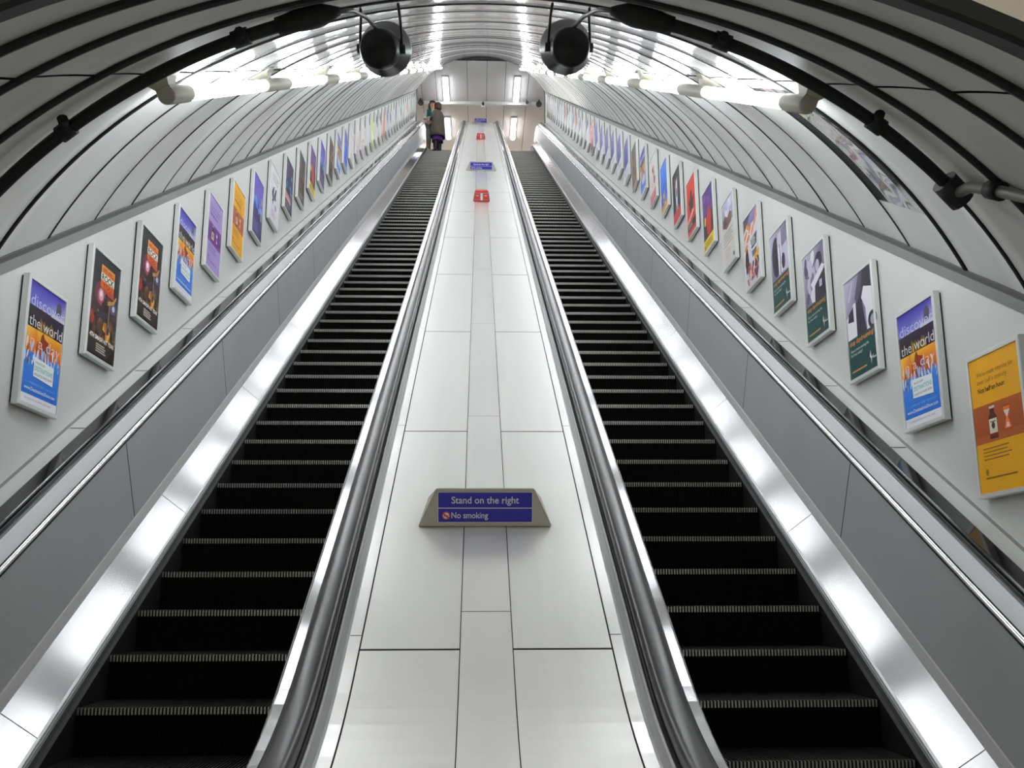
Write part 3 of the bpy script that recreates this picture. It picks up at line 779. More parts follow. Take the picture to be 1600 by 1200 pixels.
ART = {
 'discover': art_discover(), 'rock': art_rock(),
 'purple': bottle_art((176, 152, 216), (92, 44, 126), (126, 62, 150), (104, 80, 150)),
 'yellow': bottle_art((246, 178, 12), (168, 78, 26), (190, 96, 40), (150, 104, 10)),
 'blue': generic((60, 58, 140), [(0, .62, 1, 1, (112, 96, 200), (92, 70, 186)), (0, .46, 1, .62, (50, 110, 226), (90, 150, 240)), (0, .3, 1, .42, (48, 42, 78), (66, 60, 120)), (0, 0, 1, .28, (50, 40, 96), (60, 52, 118)), (.8, .35, .92, .75, (176, 160, 150))], 3, 10, [(60, 130, 236), (70, 64, 150), (150, 170, 230)], (.08, .44, .92, .62), (.1, .22, 5, .6, .035, .014, (146, 130, 206), 3)),
 'bird': art_bird(),
 'navy': generic((38, 36, 62), [(0, .8, 1, 1, (70, 40, 76), (60, 40, 80)), (.1, .2, .8, .34, (226, 196, 200), (206, 80, 90)), (0, 0, 1, .18, (40, 34, 56))], 4, 22, [(60, 110, 186), (40, 70, 130), (110, 170, 220), (30, 30, 50)], (.12, .4, .88, .76), (.15, .14, 3, .6, .04, .014, (160, 150, 170), 2)),
 'brown': generic((74, 64, 56), [(0, .84, 1, 1, (60, 60, 50), (54, 54, 46)), (0, 0, 1, .2, (60, 52, 48), (80, 70, 60))], 5, 26, [(110, 86, 70), (92, 66, 56), (140, 110, 96), (60, 50, 46), (126, 70, 60)], (.12, .2, .88, .82), (.14, .16, 4, .66, .034, .014, (186, 180, 170), 2)),
 'pry': art_pry(),
 'brownorange': generic((70, 56, 48), [(0, .5, 1, .56, (200, 120, 50))], 6, 26, [(206, 130, 60), (92, 70, 56), (60, 50, 46), (170, 96, 50)], (.12, .1, .88, .9)),
 'brightblue': generic((36, 92, 226), [(0, .7, 1, 1, (92, 90, 200), (104, 84, 176)), (0, 0, 1, .2, (120, 160, 230), (60, 110, 226))], 7, 8, [(70, 140, 246), (40, 70, 200), (150, 180, 246)], (.12, .25, .88, .7)),
 'white': generic((232, 231, 232), [(.1, .7, .9, .86, (212, 208, 214), (222, 218, 226))], 8, 6, [(206, 204, 214), (220, 214, 208)], (.15, .25, .85, .6), (.2, .2, 3, .6, .04, .014, (176, 172, 180), 2)),
 'pink': generic((232, 214, 214), [(0, 0, 1, .3, (206, 150, 190), (232, 214, 220))], 9, 10, [(232, 140, 90), (206, 110, 140), (240, 190, 170)], (.15, .3, .85, .7)),
 'rose': generic((234, 228, 230), [(0, .1, 1, .4, (216, 180, 186), (234, 228, 230))], 10, 6, [(196, 120, 130), (220, 170, 176)], (.15, .3, .85, .7)),
 'lime': generic((214, 222, 96), [(0, .2, 1, .6, (244, 246, 206), (240, 244, 190)), (0, 0, 1, .15, (190, 206, 40))], 11, 6, [(200, 214, 50), (226, 232, 130)], (.15, .55, .85, .95)),
 'palebluetop': generic((234, 234, 236), [(0, .72, 1, 1, (100, 106, 160), (64, 66, 120))], 12, 4, [(200, 200, 216)], (.15, .3, .85, .6)),
 'peachtop': generic((236, 230, 226), [(0, .74, 1, 1, (70, 76, 130), (60, 60, 110)), (0, 0, 1, .3, (230, 190, 180), (236, 226, 222))], 13),
 'orange': generic((226, 128, 70), [(0, .1, 1, .3, (206, 96, 40), (226, 128, 70))], 14, 5, [(240, 170, 120)], (.15, .4, .85, .8)),
 'lavender': generic((206, 202, 226), [(0, .6, 1, 1, (140, 130, 190), (110, 104, 172))], 15, 4, [(226, 224, 240)], (.15, .2, .85, .5)),
 'fest': art_fest(), 'heart': art_heart(), 'red': art_red(), 'redtwo': art_red(1), 'blackred': art_blackred(),
 'car': art_car(0), 'driver': art_car(1), 'couple': art_car(2),
 'bluegold': generic((52, 116, 230), [(0, .55, 1, 1, (60, 126, 236), (76, 140, 240)), (0, 0, 1, .16, (226, 180, 80), (190, 120, 70))], 16, 16, [(206, 150, 60), (150, 70, 60), (240, 214, 130), (60, 60, 120)], (.12, .12, .88, .42)),
 'whitered': generic((232, 226, 224), [(0, 0, 1, .22, (206, 80, 86), (220, 150, 150))], 17, 14, [(206, 120, 80), (176, 70, 56), (236, 190, 150)], (.3, .25, .8, .75)),
 'goldbrown': generic((120, 96, 72), [(0, 0, 1, .3, (150, 120, 60), (110, 90, 70)), (0, .8, 1, 1, (110, 104, 90))], 18, 18, [(150, 110, 80), (96, 76, 64), (176, 130, 96)], (.15, .25, .85, .8)),
 'indigo': generic((232, 231, 234), [(0, .34, 1, 1, (74, 68, 160), (104, 96, 176)), (.15, .14, .85, .22, (206, 206, 214))], 19, 6, [(120, 112, 190), (84, 78, 170), (150, 146, 206)], (.15, .5, .85, .9)),
 'blueband': generic((230, 230, 234), [(0, .5, 1, .9, (110, 116, 180), (130, 134, 190))], 20),
 'redtop': generic((232, 230, 230), [(0, .5, 1, 1, (216, 100, 76), (206, 110, 90))], 21),
}
DESC = {'discover': 'purple, orange and blue discover the world poster', 'rock': 'dark rock show poster with flaming title', 'purple': 'lilac bottle poster',
 'yellow': 'yellow vitamin bottle poster', 'blue': 'indigo and blue poster', 'bird': 'white poster with dark teal shapes', 'navy': 'navy poster with red and white block',
 'brown': 'dark brown poster', 'pry': 'purple poster with red figure and yellow foot', 'brownorange': 'brown and orange poster', 'brightblue': 'bright blue poster',
 'white': 'whitish poster', 'pink': 'pale pink poster', 'rose': 'white and rose poster', 'lime': 'lime green and white poster', 'palebluetop': 'white poster with dark blue top',
 'peachtop': 'cream poster with dark top', 'orange': 'orange poster', 'lavender': 'lavender and white poster', 'fest': 'white poster with orange scrawled lettering',
 'heart': 'cream poster with lilac photograph above text', 'red': 'red poster with black figure', 'redtwo': 'dull red poster with pale pink oval', 'blackred': 'black, white and red poster',
 'car': 'green and grey poster with white car', 'driver': 'green and grey poster with outstretched arm', 'couple': 'green and grey poster with pale figures',
 'bluegold': 'blue and gold poster', 'whitered': 'white poster with orange figure', 'goldbrown': 'gold and brown poster', 'indigo': 'indigo and white poster', 'blueband': 'white poster with pale blue band', 'redtop': 'white poster with red top'}
LEFT = ['discover', 'rock', 'rock', 'discover', 'purple', 'yellow', 'blue', 'bird', 'navy', 'brown', 'pry', 'blue', 'brownorange', 'discover', 'brightblue', 'white', 'pink', 'rose', 'white', 'lime',
        'palebluetop', 'peachtop', 'orange', 'lavender', 'blueband', 'white', 'lavender', 'white', 'blueband', 'rose', 'white', 'redtop', 'white', 'lavender', 'white', 'white', 'white']
RIGHT = ['yellow', 'discover', 'car', 'driver', 'couple', 'fest', 'heart', 'pry', 'red', 'blackred', 'bluegold', 'whitered', 'discover', 'goldbrown', 'indigo', 'indigo', 'indigo', 'indigo', 'indigo', 'indigo',
         'redtwo', 'palebluetop', 'white', 'blueband', 'redtop', 'blueband', 'white', 'palebluetop', 'redtop', 'white', 'white', 'lavender', 'white', 'white', 'rose', 'white', 'white', 'white']
ONE = ['first', 'second', 'third', 'fourth', 'fifth', 'sixth', 'seventh', 'eighth', 'ninth', 'tenth', 'eleventh', 'twelfth', 'thirteenth', 'fourteenth', 'fifteenth', 'sixteenth', 'seventeenth', 'eighteenth', 'nineteenth']
def ordinal(n):
    if n <= 19: return ONE[n - 1]
    t, u = divmod(n, 10); tens = {2: 'twent', 3: 'thirt'}[t]
    return tens + 'ieth' if u == 0 else tens + 'y-' + ONE[u - 1]
def posters(names, sx, y0, z0, dy, dz, word):
    n = len(names)
    for i, k in enumerate(names):
        y = y0 + dy * i; z = z0 + dz * i
        if y + PW / 2 > Y_END - .05: break
        r = empty('framed_poster', (2.6 * sx, y, z), (0, 0, math.pi / 2 if sx < 0 else -math.pi / 2))
        tag(r, 'silver framed %s, %s up the %s wall' % (DESC[k], ordinal(i + 1), word), 'poster', 'framed posters on the %s wall' % word)
        for nm, me in (('frame', FRAME), ('printed_sheet', ART[k])):
            o = bpy.data.objects.new(nm, me); COL.objects.link(o); o.parent = r
posters(LEFT, -1, 5.632, 2.577, .836, .4845, 'left')
posters(RIGHT, 1, 4.757, 2.018, .8125, .4745, 'right')

# ------------------------------------------------------------------ vault lamps
TX, TN = 1.45, -.155
def lamp_parts(sleeve, side, first):
    # local frame: y along the incline, z off the slope; origin at the near end of the glass
    bm = bmesh.new(); L = 1.75
    prof = [(0, .0), (0.004, .026)] if False else [(0, .030), (.02, .037), (L - .05, .037), (L - .02, .030), (L, .012), (L + .002, 0)]
    add_lathe(bm, [(-.01, 0), (-.01, .03)] + prof, (0, 0, 0), (0, 1, 0), 14)
    t = bpy.data.meshes.new('tube'); bm.to_mesh(t); bm.free(); t.materials.append(M['tube'])
    bm = bmesh.new()
    add_lathe(bm, [(-sleeve, 0), (-sleeve, .036), (-sleeve + .01, .043), (-.03, .043), (-.005, .040), (0.0, .034), (-.02, .03)], (0, 0, 0), (0, 1, 0), 20)
    # arm up to the vault
    ux, un = TX * side, TN - N_VAULT
    d = Vector((ux, 0, un)).normalized(); gap = R_VAULT - math.hypot(ux, un)
    ya = -sleeve + .06 if first else -sleeve + .14
    side_v = Vector((0, 1, 0)); tv = d.cross(side_v)
    rows = []
    for h, w, l in ((0.0, .040, .06), (gap * .45, .034, .055), (gap * .8, .05, .075), (gap, .085, .10)):
        c = Vector((0, ya, 0)) + d * h
        rows.append([bm.verts.new(c + tv * (w * a) + side_v * (l * b)) for a, b in ((-1, -1), (-.6, -1), (.6, -1), (1, -1), (1, 1), (.6, 1), (-.6, 1), (-1, 1))])
    for q, w in zip(rows, rows[1:]):
        for i in range(8): bm.faces.new((q[i], q[(i + 1) % 8], w[(i + 1) % 8], w[i])).smooth = False
    h = bpy.data.meshes.new('lamp_holder'); bm.to_mesh(h); bm.free(); h.materials.append(M['holder'])
    return t, h
for side, word, s_first in ((-1, 'left', 5.02), (1, 'right', 4.93)):
    A_, B_ = lamp_parts(.34, side, True), lamp_parts(.838, side, False)
    for k in range(13):
        t, h = A_ if k == 0 else B_
        r = empty('tube_lamp', inc(TX * side, s_first + 2.6 * k, TN), ROT_INC)
        tag(r, 'lit white fluorescent tube, %s from the bottom along the %s of the vault' % (ordinal(k + 1), word), 'lamp', 'tube lamps along the %s of the vault' % word)
        for nm, me in (('tube', t), ('lamp_holder', h)):
            o = bpy.data.objects.new(nm, me); COL.objects.link(o); o.parent = r

# ceiling tubes over the upper landing
bm = bmesh.new(); vs_ = add_box(bm, (0, .94, .0), (.19, 1.9, .09)); bmesh.ops.bevel(bm, geom=bm.edges[:], offset=.03, segments=3, affect='EDGES')
ct = bpy.data.meshes.new('diffuser'); bm.to_mesh(ct); bm.free(); ct.materials.append(M['diffuser'])
bm = bmesh.new(); add_box(bm, (0, .94, .07), (.24, 1.98, .06))
cb = bpy.data.meshes.new('batten'); bm.to_mesh(cb); bm.free(); cb.materials.append(M['beam'])
for x, y, lab in ((-1.41, 35.68, 'upper left of the four lit tubes on the far flat ceiling'), (1.46, 35.62, 'upper right of the four lit tubes on the far flat ceiling'),
                  (-1.43, 39.1, 'lower left lit tube on the far ceiling, beside the standing couple'), (1.44, 39.05, 'lower right lit tube on the far ceiling, right of the deck')):
    r = empty('ceiling_lamp', (x, y, ZC - .1)); tag(r, lab, 'lamp', 'lamps on the far ceiling')
    for nm, me in (('diffuser', ct), ('batten', cb)):
        o = bpy.data.objects.new(nm, me); COL.objects.link(o); o.parent = r

# beam and devices on the far ceiling
bm = bmesh.new(); add_box(bm, (-.25, 37.75, ZC - .07), (5.1, .13, .14))
tag(build('ceiling_trunking', bm, [M['beam']]), 'white trunking bar across the far ceiling between the lit tubes', 'trunking')
r = empty('security_camera', (.1, 37.62, ZC - .14)); tag(r, 'small white camera box with dark front in the middle of the trunking', 'camera')
bm = bmesh.new(); add_box(bm, (0, -.02, -.06), (.16, .14, .24)); build('casing', bm, [M['beam']], r)
bm = bmesh.new(); add_box(bm, (0, -.10, -.05), (.075, .03, .13)); build('lens_window', bm, [M['speaker']], r)
def ceiling_speaker(x, y, sc, lab):
    r = empty('ceiling_speaker', (x, y, ZC)); tag(r, lab, 'speaker', 'black devices at the ends of the trunking')
    bm = bmesh.new(); d = Vector((-.25 if x > 0 else .25, -1, -.35))
    add_lathe(bm, [(-.14 * sc, 0), (-.14 * sc, .06 * sc), (-.02 * sc, .08 * sc), (.06 * sc, .125 * sc), (.075 * sc, .12 * sc), (.03 * sc, .06 * sc), (.04 * sc, 0)], (0, 0, -.2 * sc), d, 20)
    build('horn', bm, [M['speaker']], r)
    bm = bmesh.new(); add_box(bm, (0, 0, -.055 * sc), (.05 * sc, .05 * sc, .12 * sc)); build('bracket', bm, [M['speaker']], r)
ceiling_speaker(-2.48, 37.5, 1.0, 'black round speaker on the far ceiling left of the couple')
ceiling_speaker(2.42, 37.5, 1.0, 'black round speaker on the far ceiling, rightmost device')
ceiling_speaker(1.93, 37.55, .55, 'tiny black device on the trunking just left of the right speaker')

# ------------------------------------------------------------------ near trunking and projector speakers
RTR, NTR, STR = 3.05, -2.80, 4.2
def tp(th, s=STR, R=RTR): return inc(R * math.sin(th), s, NTR + R * math.cos(th))
def onvault(p_x, s, off=0.0):
    t = math.asin(p_x / R_VAULT); return vp(t, s, R_VAULT - off)
def arc_pts(t0, t1, n=40, R=RTR): return [tp(t0 + (t1 - t0) * i / n, STR, R) for i in range(n + 1)]
def trunking(sign, t_in, t_end, label):
    r = empty('cable_trunking', (0, 0, 0))
    tag(r, label, 'cable trunking', 'black cable trunking around the vault')
    bm = bmesh.new(); add_tube(bm, arc_pts(t_in * sign, t_end * sign), .027, 10); build('trunk_tube', bm, [M['conduit']], r)
    bm = bmesh.new()
    add_tube(bm, arc_pts((t_in - .01) * sign, (t_in + .075) * sign, 8), [.016, .030, .042, .048, .048, .046, .042, .038, .036], 10)
    build('junction_box', bm, [M['conduit']], r)
    for t in ((.33, .60, .84) if sign < 0 else (.315, .56)):
        if t > t_end - .05: continue
        bm = bmesh.new()
        add_tube(bm, [tp((t - .011) * sign), tp((t + .011) * sign)], .036, 10)
        p = tp(t * sign); add_tube(bm, [p, onvault(p.x, STR - .05, .02)], .022, 8)
        build('clamp', bm, [M['conduit']], r)
    return r
rt = trunking(-1, .205, .93, 'black cable trunking curving up the left of the vault to the left speaker')
rt = trunking(1, .17, .702, 'black cable trunking curving down the right of the vault from the right speaker')
te = .702
bm = bmesh.new(); add_tube(bm, [tp(te - .012), tp(te + .028)], .056, 12); build('end_box', bm, [M['conduit']], rt)
bm = bmesh.new()
e0 = tp(te + .012, STR - .02)
add_tube(bm, [e0, onvault(e0.x + .012, 4.05, .045), onvault(2.0, 3.9, .04), onvault(2.0, 3.7, .035), onvault(2.0, 3.4, .033), onvault(2.0, 2.9, .033), onvault(2.0, 2.3, .033)], .024, 12)
build('conduit_pipe', bm, [M['pipe']], rt)
bm = bmesh.new(); add_tube(bm, [onvault(2.0, 3.87, .039), onvault(2.0, 3.79, .037)], .038, 12); build('saddle_clip', bm, [M['conduit']], rt)

def projector(px, pn, ps, sign, label):
    c = inc(px, ps, pn)
    r = empty('loudspeaker', c); tag(r, label, 'loudspeaker', 'round loudspeakers under the vault')
    d = Vector((.16 if sign < 0 else -.10, .85, .50)).normalized()
    bm = bmesh.new()
    add_lathe(bm, [(-.07, 0), (-.07, .078), (-.062, .088), (.0, .094), (.03, .092)], (0, 0, 0), d, 32); build('drum', bm, [M['speaker']], r)
    bm = bmesh.new()
    add_lathe(bm, [(-.0, .09), (.02, .097), (.07, .124), (.08, .127), (.08, .121), (.03, .09), (.02, 0)], (0, 0, 0), d, 40); build('flare', bm, [M['speaker_rim']], r)
    up = Vector((0, -SI, CO))
    Rr = Vector((1, 0, 0))
    for q in (-1, 1):
        bm = bmesh.new()
        top = vp(math.asin((px + q * .085) / R_VAULT), ps - .05, R_VAULT) - c
        add_tube(bm, [Rr * q * .098 + Vector((0, .0, -.01)), Rr * q * .096 + up * .06, Rr * q * .09 + up * .13, top], .0065, 8)
        add_tube(bm, [Rr * q * .08, Rr * q * .112], .022, 10)
        build('yoke_rod', bm, [M['conduit']], r)
    bm = bmesh.new()
    e = tp((.205 if sign < 0 else .17) * sign * .99) - c
    a = Vector((0, -.06, .068)) + Rr * (.02 * sign)
    add_tube(bm, [e, e + Rr * (-.04 * sign) + up * .005, e.lerp(a, .4) + up * .035, e.lerp(a, .75) + up * .03, a], .0095, 10)
    build('feed_pipe', bm, [M['pipe']], r)
projector(-.494, .060, 4.86, -1, 'black round loudspeaker hanging under the vault, left of centre')
projector(.38, .08, 4.86, 1, 'black round loudspeaker hanging under the vault, right of centre')

# ------------------------------------------------------------------ people
def skinned(name, nodes, edges, m, parent, sub=2):
    me = bpy.data.meshes.new(name)
    me.from_pydata([n[0] for n in nodes], edges, [])
    o = link(name, me, m, parent)
    md = o.modifiers.new('Skin', 'SKIN'); md.use_smooth_shade = True
    for i, n in enumerate(nodes):
        r = n[1]; me.skin_vertices[0].data[i].radius = (r, r) if not isinstance(r, tuple) else r
    me.skin_vertices[0].data[0].use_root = True
    sd = o.modifiers.new('Sub', 'SUBSURF'); sd.levels = sub; sd.render_levels = sub
    return o
def ellipsoid(bm, c, d, mi=0, nu=16, nv=10, cut=None):
    rows = []
    for i in range(nv + 1):
        p = math.pi * i / nv
        rows.append([bm.verts.new(Vector(c) + Vector((d[0] * math.sin(p) * math.cos(2 * math.pi * k / nu), d[1] * math.sin(p) * math.sin(2 * math.pi * k / nu), d[2] * math.cos(p)))) for k in range(nu)])
    for q, w in zip(rows, rows[1:]):
        for k in range(nu):
            f = bm.faces.new((q[k], w[k], w[(k + 1) % nu], q[(k + 1) % nu])); f.smooth = True; f.material_index = mi
SKIN = mat('skin', (206, 160, 138), .5); HAIR1 = mat('dark_brown_hair', (52, 36, 28), .5); HAIR2 = mat('auburn_hair', (78, 44, 26), .5)
WHITE = mat('pale_jacket', (196, 198, 194), .8, 0, .08, (20, 20, 20)); GREEN = mat('green_front', (14, 92, 70), .8); STRIPE = mat('pale_striped_knit', (176, 180, 176), .85, 0, .25, (60, 2, 2))
GREYT = mat('grey_trousers', (120, 118, 112), .85, 0, .1, (20, 20, 20)); COAT = mat('brown_grey_coat', (82, 74, 68), .85, 0, .15, (16, 16, 16)); PURPLE = mat('purple_skirt', (70, 26, 116), .8)
BOOT = mat('black_boot', (18, 18, 20), .5); GLASS = mat('dark_spectacles', (24, 20, 20), .3); SHOE = mat('pale_trainer', (206, 206, 200), .6)
def body(parent, H, fwd, arms, lean=0.0):
    """A standing figure of height H facing +Y*fwd; arms = list of (shoulder side, elbow, wrist)."""
    k = H
    nodes = [((0, 0, .53 * k), .085 * k), ((0, 0, .60 * k), .075 * k), ((0, lean * .3, .70 * k), .088 * k), ((0, lean * .6, .79 * k), .085 * k), ((0, lean * .8, .835 * k), .040 * k), ((0, lean, .87 * k), .036 * k),
             ((0, lean + .005 * fwd, .905 * k), .052 * k), ((0, lean, .945 * k), .058 * k), ((0, lean, .975 * k), .044 * k)]
    edges = [(i, i + 1) for i in range(8)]
    for sx in (-1, 1):
        b = len(nodes)
        nodes += [((.055 * k * sx, 0, .49 * k), .058 * k), ((.06 * k * sx, .01 * fwd, .28 * k), .040 * k), ((.06 * k * sx, 0, .05 * k), .026 * k), ((.065 * k * sx, .05 * k * fwd, .022 * k), .022 * k), ((.067 * k * sx, .10 * k * fwd, .016 * k), .016 * k)]
        edges += [(0, b), (b, b + 1), (b + 1, b + 2), (b + 2, b + 3), (b + 3, b + 4)]
    for sx, el, wr in arms:
        b = len(nodes)
        d = (Vector(wr) - Vector(el)).normalized(); s = d.cross(Vector((0, 0, 1)))
        s = s.normalized() if s.length > .1 else Vector((1, 0, 0))
        pw = Vector(wr) + d * .045 * k
        nodes += [((.085 * k * sx, lean * .6, .80 * k), .040 * k), (el, .026 * k), (wr, .018 * k), (tuple(pw), (.022 * k, .013 * k))]
        edges += [(3, b), (b, b + 1), (b + 1, b + 2), (b + 2, b + 3)]
        for q in range(4):
            f0 = pw + s * (.011 * k * (q - 1.5)); c = len(nodes)
            nodes += [(tuple(f0 + d * .026 * k + s * (.002 * k * (q - 1.5))), .0055 * k), (tuple(f0 + d * (.050 - .004 * abs(q - 1.4)) * k + Vector((0, 0, -.008 * k))), .0042 * k)]
            edges += [(b + 3, c), (c, c + 1)]
        c = len(nodes); nodes += [(tuple(Vector(wr) + d * .022 * k + s * .026 * k), .006 * k), (tuple(Vector(wr) + d * .045 * k + s * .036 * k), .005 * k)]
        edges += [(b + 2, c), (c, c + 1)]
    return skinned('body', nodes, edges, SKIN, parent)
def limb(name, pts, m, parent, sub=2):
    return skinned(name, pts, [(i, i + 1) for i in range(len(pts) - 1)], m, parent, sub)
def drape(name, rows, m, parent, n=28, wob=0.0):
    """Cloth as stacked oval rings: (centre x, centre y, z, rx, ry)."""
    bm = bmesh.new(); R_ = []
    for j, (x, y, z, a, b) in enumerate(rows):
        R_.append([bm.verts.new((x + a * math.cos(t) * (1 + wob * math.sin(7 * t) * j / len(rows)), y + b * math.sin(t) * (1 + wob * math.sin(7 * t) * j / len(rows)), z)) for t in [2 * math.pi * k / n for k in range(n)]])
    for q, w in zip(R_, R_[1:]):
        for k in range(n): bm.faces.new((q[k], w[k], w[(k + 1) % n], q[(k + 1) % n])).smooth = True
    o = build(name, bm, [m], parent); sd = o.modifiers.new('Solid', 'SOLIDIFY'); sd.thickness = .012; return o

def person_front(loc, H):
    r = empty('person', loc)
    tag(r, 'person facing down the stairs in pale jacket, green front, glasses and grey trousers', 'person')
    k = H; f = -1
    arms = [(-1, (-.145 * k, -.02, .66 * k), (-.10 * k, -.11 * k, .60 * k)), (1, (.13 * k, -.03, .66 * k), (.05 * k, -.14 * k, .62 * k))]
    body(r, H, f, arms)
    drape('jacket', [(0, 0, .838 * k, .040 * k, .042 * k), (0, 0, .825 * k, .075 * k, .056 * k), (0, 0, .805 * k, .112 * k, .070 * k), (0, 0, .76 * k, .116 * k, .088 * k), (0, 0, .68 * k, .112 * k, .096 * k), (0, 0, .60 * k, .104 * k, .094 * k), (0, 0, .53 * k, .108 * k, .098 * k)], WHITE, r)
    for sx, el, wr in arms:
        e, w = Vector(el), Vector(wr)
        limb('sleeve', [((.088 * k * sx, 0, .795 * k), .048 * k), (tuple(e), .036 * k), (tuple(e.lerp(w, .85)), .028 * k)], WHITE, r)
    bm = bmesh.new()
    for (x0, x1, z0, z1) in ((-.09, -.012, .66, .80),):
        n = 6
        g = [[bm.verts.new(((x0 + (x1 - x0) * i / n) * k, -(.104 + .0) * k * math.sqrt(max(0, 1 - ((x0 + (x1 - x0) * i / n) / .125) ** 2)) - .004, (z0 + (z1 - z0) * j / 3) * k)) for i in range(n + 1)] for j in range(4)]
        for a, b in zip(g, g[1:]):
            for i in range(n): bm.faces.new((a[i], a[i + 1], b[i + 1], b[i]))
    o = build('green_front', bm, [GREEN], r); sd = o.modifiers.new('Solid', 'SOLIDIFY'); sd.thickness = .01; sd.offset = 1
    drape('knitted_hem', [(0, 0, .62 * k, .106 * k, .098 * k), (0, 0, .56 * k, .112 * k, .104 * k), (0, 0, .50 * k, .113 * k, .106 * k), (0, 0, .495 * k, .10 * k, .095 * k)], STRIPE, r)
    nodes = [((0, 0, .53 * k), .092 * k), ((-.058 * k, 0, .48 * k), .068 * k), ((-.06 * k, -.01, .28 * k), .050 * k), ((-.06 * k, 0, .045 * k), .040 * k), ((.058 * k, 0, .48 * k), .068 * k), ((.06 * k, -.01, .28 * k), .050 * k), ((.06 * k, 0, .045 * k), .040 * k)]
    skinned('trousers', nodes, [(0, 1), (1, 2), (2, 3), (0, 4), (4, 5), (5, 6)], GREYT, r)
    for sx in (-1, 1): limb('shoe', [((.062 * k * sx, .01, .028 * k), .026 * k), ((.066 * k * sx, -.06 * k, .024 * k), .026 * k), ((.068 * k * sx, -.115 * k, .019 * k), .018 * k)], SHOE, r)
    bm = bmesh.new()
    ellipsoid(bm, (0, .016 * k, .952 * k), (.066 * k, .064 * k, .058 * k)); ellipsoid(bm, (-.056 * k, .012 * k, .90 * k), (.024 * k, .04 * k, .075 * k)); ellipsoid(bm, (.056 * k, .012 * k, .90 * k), (.024 * k, .04 * k, .075 * k)); ellipsoid(bm, (0, .035 * k, .905 * k), (.06 * k, .04 * k, .075 * k)); ellipsoid(bm, (0, -.03 * k, .978 * k), (.054 * k, .035 * k, .022 * k))
    build('hair', bm, [HAIR1], r)
    bm = bmesh.new()
    for sx in (-1, 1): add_tube(bm, [(.024 * k * sx + .019 * k * math.cos(t * math.pi / 6), -.062 * k, .935 * k + .013 * k * math.sin(t * math.pi / 6)) for t in range(13)], .0028 * k, 6, cap=False)
    add_tube(bm, [(-.006 * k, -.063 * k, .937 * k), (.006 * k, -.063 * k, .937 * k)], .0028 * k, 6)
    for sx in (-1, 1): add_tube(bm, [(.043 * k * sx, -.06 * k, .938 * k), (.058 * k * sx, .0, .938 * k)], .0025 * k, 6)
    build('glasses', bm, [GLASS], r)
    bm = bmesh.new(); ellipsoid(bm, (0, -.062 * k, .918 * k), (.009 * k, .012 * k, .016 * k)); build('nose', bm, [SKIN], r)
    bm = bmesh.new(); ellipsoid(bm, (0, -.056 * k, .892 * k), (.018 * k, .005 * k, .005 * k)); build('mouth', bm, [mat('lips', (150, 84, 80), .5)], r)
    return r

def person_back(loc, H, rz):
    r = empty('person', loc, (0, 0, rz))
    tag(r, 'person in long brown coat, purple skirt and black boots, turned from the viewer', 'person')
    k = H
    arms = [(-1, (-.13 * k, .05, .66 * k), (-.04 * k, .14 * k, .68 * k)), (1, (.135 * k, .03, .66 * k), (.06 * k, .14 * k, .64 * k))]
    body(r, H, 1, arms, .02)
    drape('coat', [(0, .015, .845 * k, .042 * k, .045 * k), (0, .01, .83 * k, .080 * k, .062 * k), (0, .006, .805 * k, .118 * k, .080 * k), (0, 0, .74 * k, .128 * k, .104 * k), (0, 0, .65 * k, .128 * k, .106 * k), (0, -.005, .55 * k, .132 * k, .112 * k), (0, -.01, .44 * k, .142 * k, .122 * k), (0, -.012, .37 * k, .145 * k, .126 * k), (0, -.012, .30 * k, .148 * k, .130 * k)], COAT, r, wob=.03)
    for sx, el, wr in arms:
        e, w = Vector(el), Vector(wr)
        limb('sleeve', [((.095 * k * sx, 0, .795 * k), .052 * k), (tuple(e), .042 * k), (tuple(e.lerp(w, .85)), .034 * k)], COAT, r)
    drape('skirt', [(0, 0, .50 * k, .09 * k, .08 * k), (0, 0, .35 * k, .105 * k, .09 * k), (0, 0, .24 * k, .112 * k, .10 * k), (0, 0, .21 * k, .113 * k, .10 * k)], PURPLE, r, wob=.06)
    for sx in (-1, 1):
        nodes = [((.06 * k * sx, .0, .25 * k), .050 * k), ((.06 * k * sx, 0, .12 * k), .044 * k), ((.062 * k * sx, .0, .035 * k), .032 * k), ((.065 * k * sx, .06 * k, .028 * k), .030 * k), ((.068 * k * sx, .12 * k, .02 * k), .019 * k)]
        limb('boot', nodes, BOOT, r)
    bm = bmesh.new()
    ellipsoid(bm, (0, .0, .945 * k), (.070 * k, .070 * k, .064 * k)); ellipsoid(bm, (0, -.022 * k, .905 * k), (.068 * k, .052 * k, .058 * k)); ellipsoid(bm, (-.05 * k, 0, .90 * k), (.022 * k, .04 * k, .045 * k)); ellipsoid(bm, (.05 * k, 0, .90 * k), (.022 * k, .04 * k, .045 * k))
    build('hair', bm, [HAIR2], r)
    bm = bmesh.new(); ellipsoid(bm, (0, .075 * k, .915 * k), (.009 * k, .012 * k, .014 * k)); build('nose', bm, [SKIN], r)
    return r
def step_under(phase, k): return pos(-1.512, phase + .4617 * k, NB, T_STEP)
pb = step_under(4.235, 72)
person_back((-1.61, pb.y + .17, pb.z), 2.02, 1.0)
pf = step_under(4.235, 73)
person_front((-1.84, pf.y + .28, pf.z), 2.12)

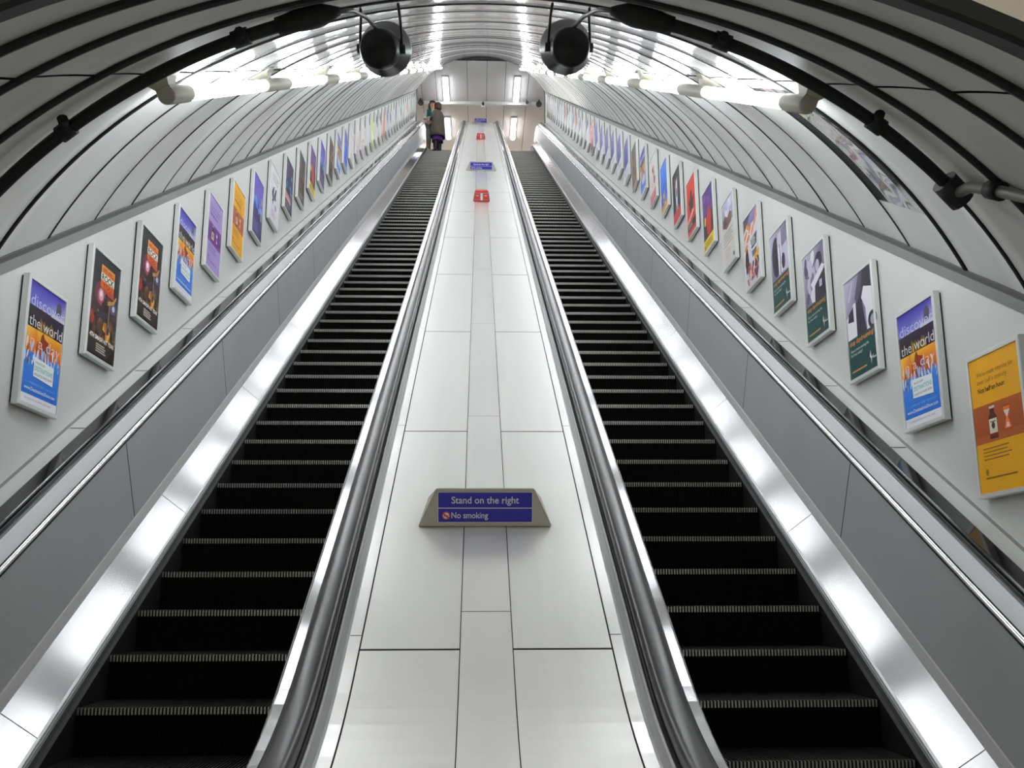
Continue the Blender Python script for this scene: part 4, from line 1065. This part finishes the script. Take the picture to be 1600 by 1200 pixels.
# ------------------------------------------------------------------ light from the lower hall, added fill over the upper landing
def area(name, loc, rot, sx, sy, power, col=(1, .97, .92)):
    l = bpy.data.lights.new(name, 'AREA'); l.shape = 'RECTANGLE'; l.size = sx * G; l.size_y = sy * G; l.energy = power; l.color = col
    o = bpy.data.objects.new(name, l); COL.objects.link(o); o.location = loc; o.rotation_euler = rot
    return o
area('hall_lamp', (0, -1.6, 3.45), (0, 0, 0), 3.6, .3, 75)
area('landing_fill', (0, 44.5, ZC - .1), (0, 0, 0), 5, 4, 290)  # unseen area light added to brighten the upper landing and its ceiling

w = bpy.data.worlds.new('world'); SC.world = w; w.use_nodes = True
w.node_tree.nodes['Background'].inputs[0].default_value = (.02, .02, .021, 1)

# ------------------------------------------------------------------ camera
f_px, roll = 1540.0, 0.015
d = Vector((750 - 800, 600 - 100, f_px)).normalized()
rv = Vector((math.cos(roll), -math.sin(roll), 0)); rv = (rv - d * rv.dot(d)).normalized()
nv = d.cross(rv)
if nv.y < 0: nv = -nv
Mc = Matrix((rv, d, nv)).transposed()                    # camera axes from (X, S, N)
W_ = Matrix(((1, 0, 0), (0, CO, -SI), (0, SI, CO)))      # world from (X, S, N)
Rw = Mc @ W_.transposed()                                # camera from world
cam = bpy.data.cameras.new('camera'); co = bpy.data.objects.new('camera', cam); COL.objects.link(co)
cam.sensor_width = 36.0; cam.lens = f_px / 1600 * 36.0; cam.clip_start = .05; cam.clip_end = 200
rot = Matrix((Rw[0], Rw[1], -Rw[2])).transposed()
co.matrix_world = Matrix.Translation((-.035, 0, EYE)) @ rot.to_4x4()
SC.camera = co

# ------------------------------------------------------------------ drawing units to metres
bpy.context.view_layer.update()
for o in SC.objects:
    if o.parent is None:
        o.location = o.location * G
        if o.type not in {'CAMERA', 'LIGHT'}: o.scale = o.scale * G

SC.view_settings.view_transform = 'Standard'
SC.view_settings.look = 'None'
SC.view_settings.exposure = 0.8
SC.view_settings.gamma = 1.0
SC.view_settings.use_curve_mapping = False
SC.cycles.max_bounces = 10
SC.cycles.diffuse_bounces = 5
SC.cycles.glossy_bounces = 6
SC.cycles.sample_clamp_indirect = 6.0
SC.cycles.use_denoising = True
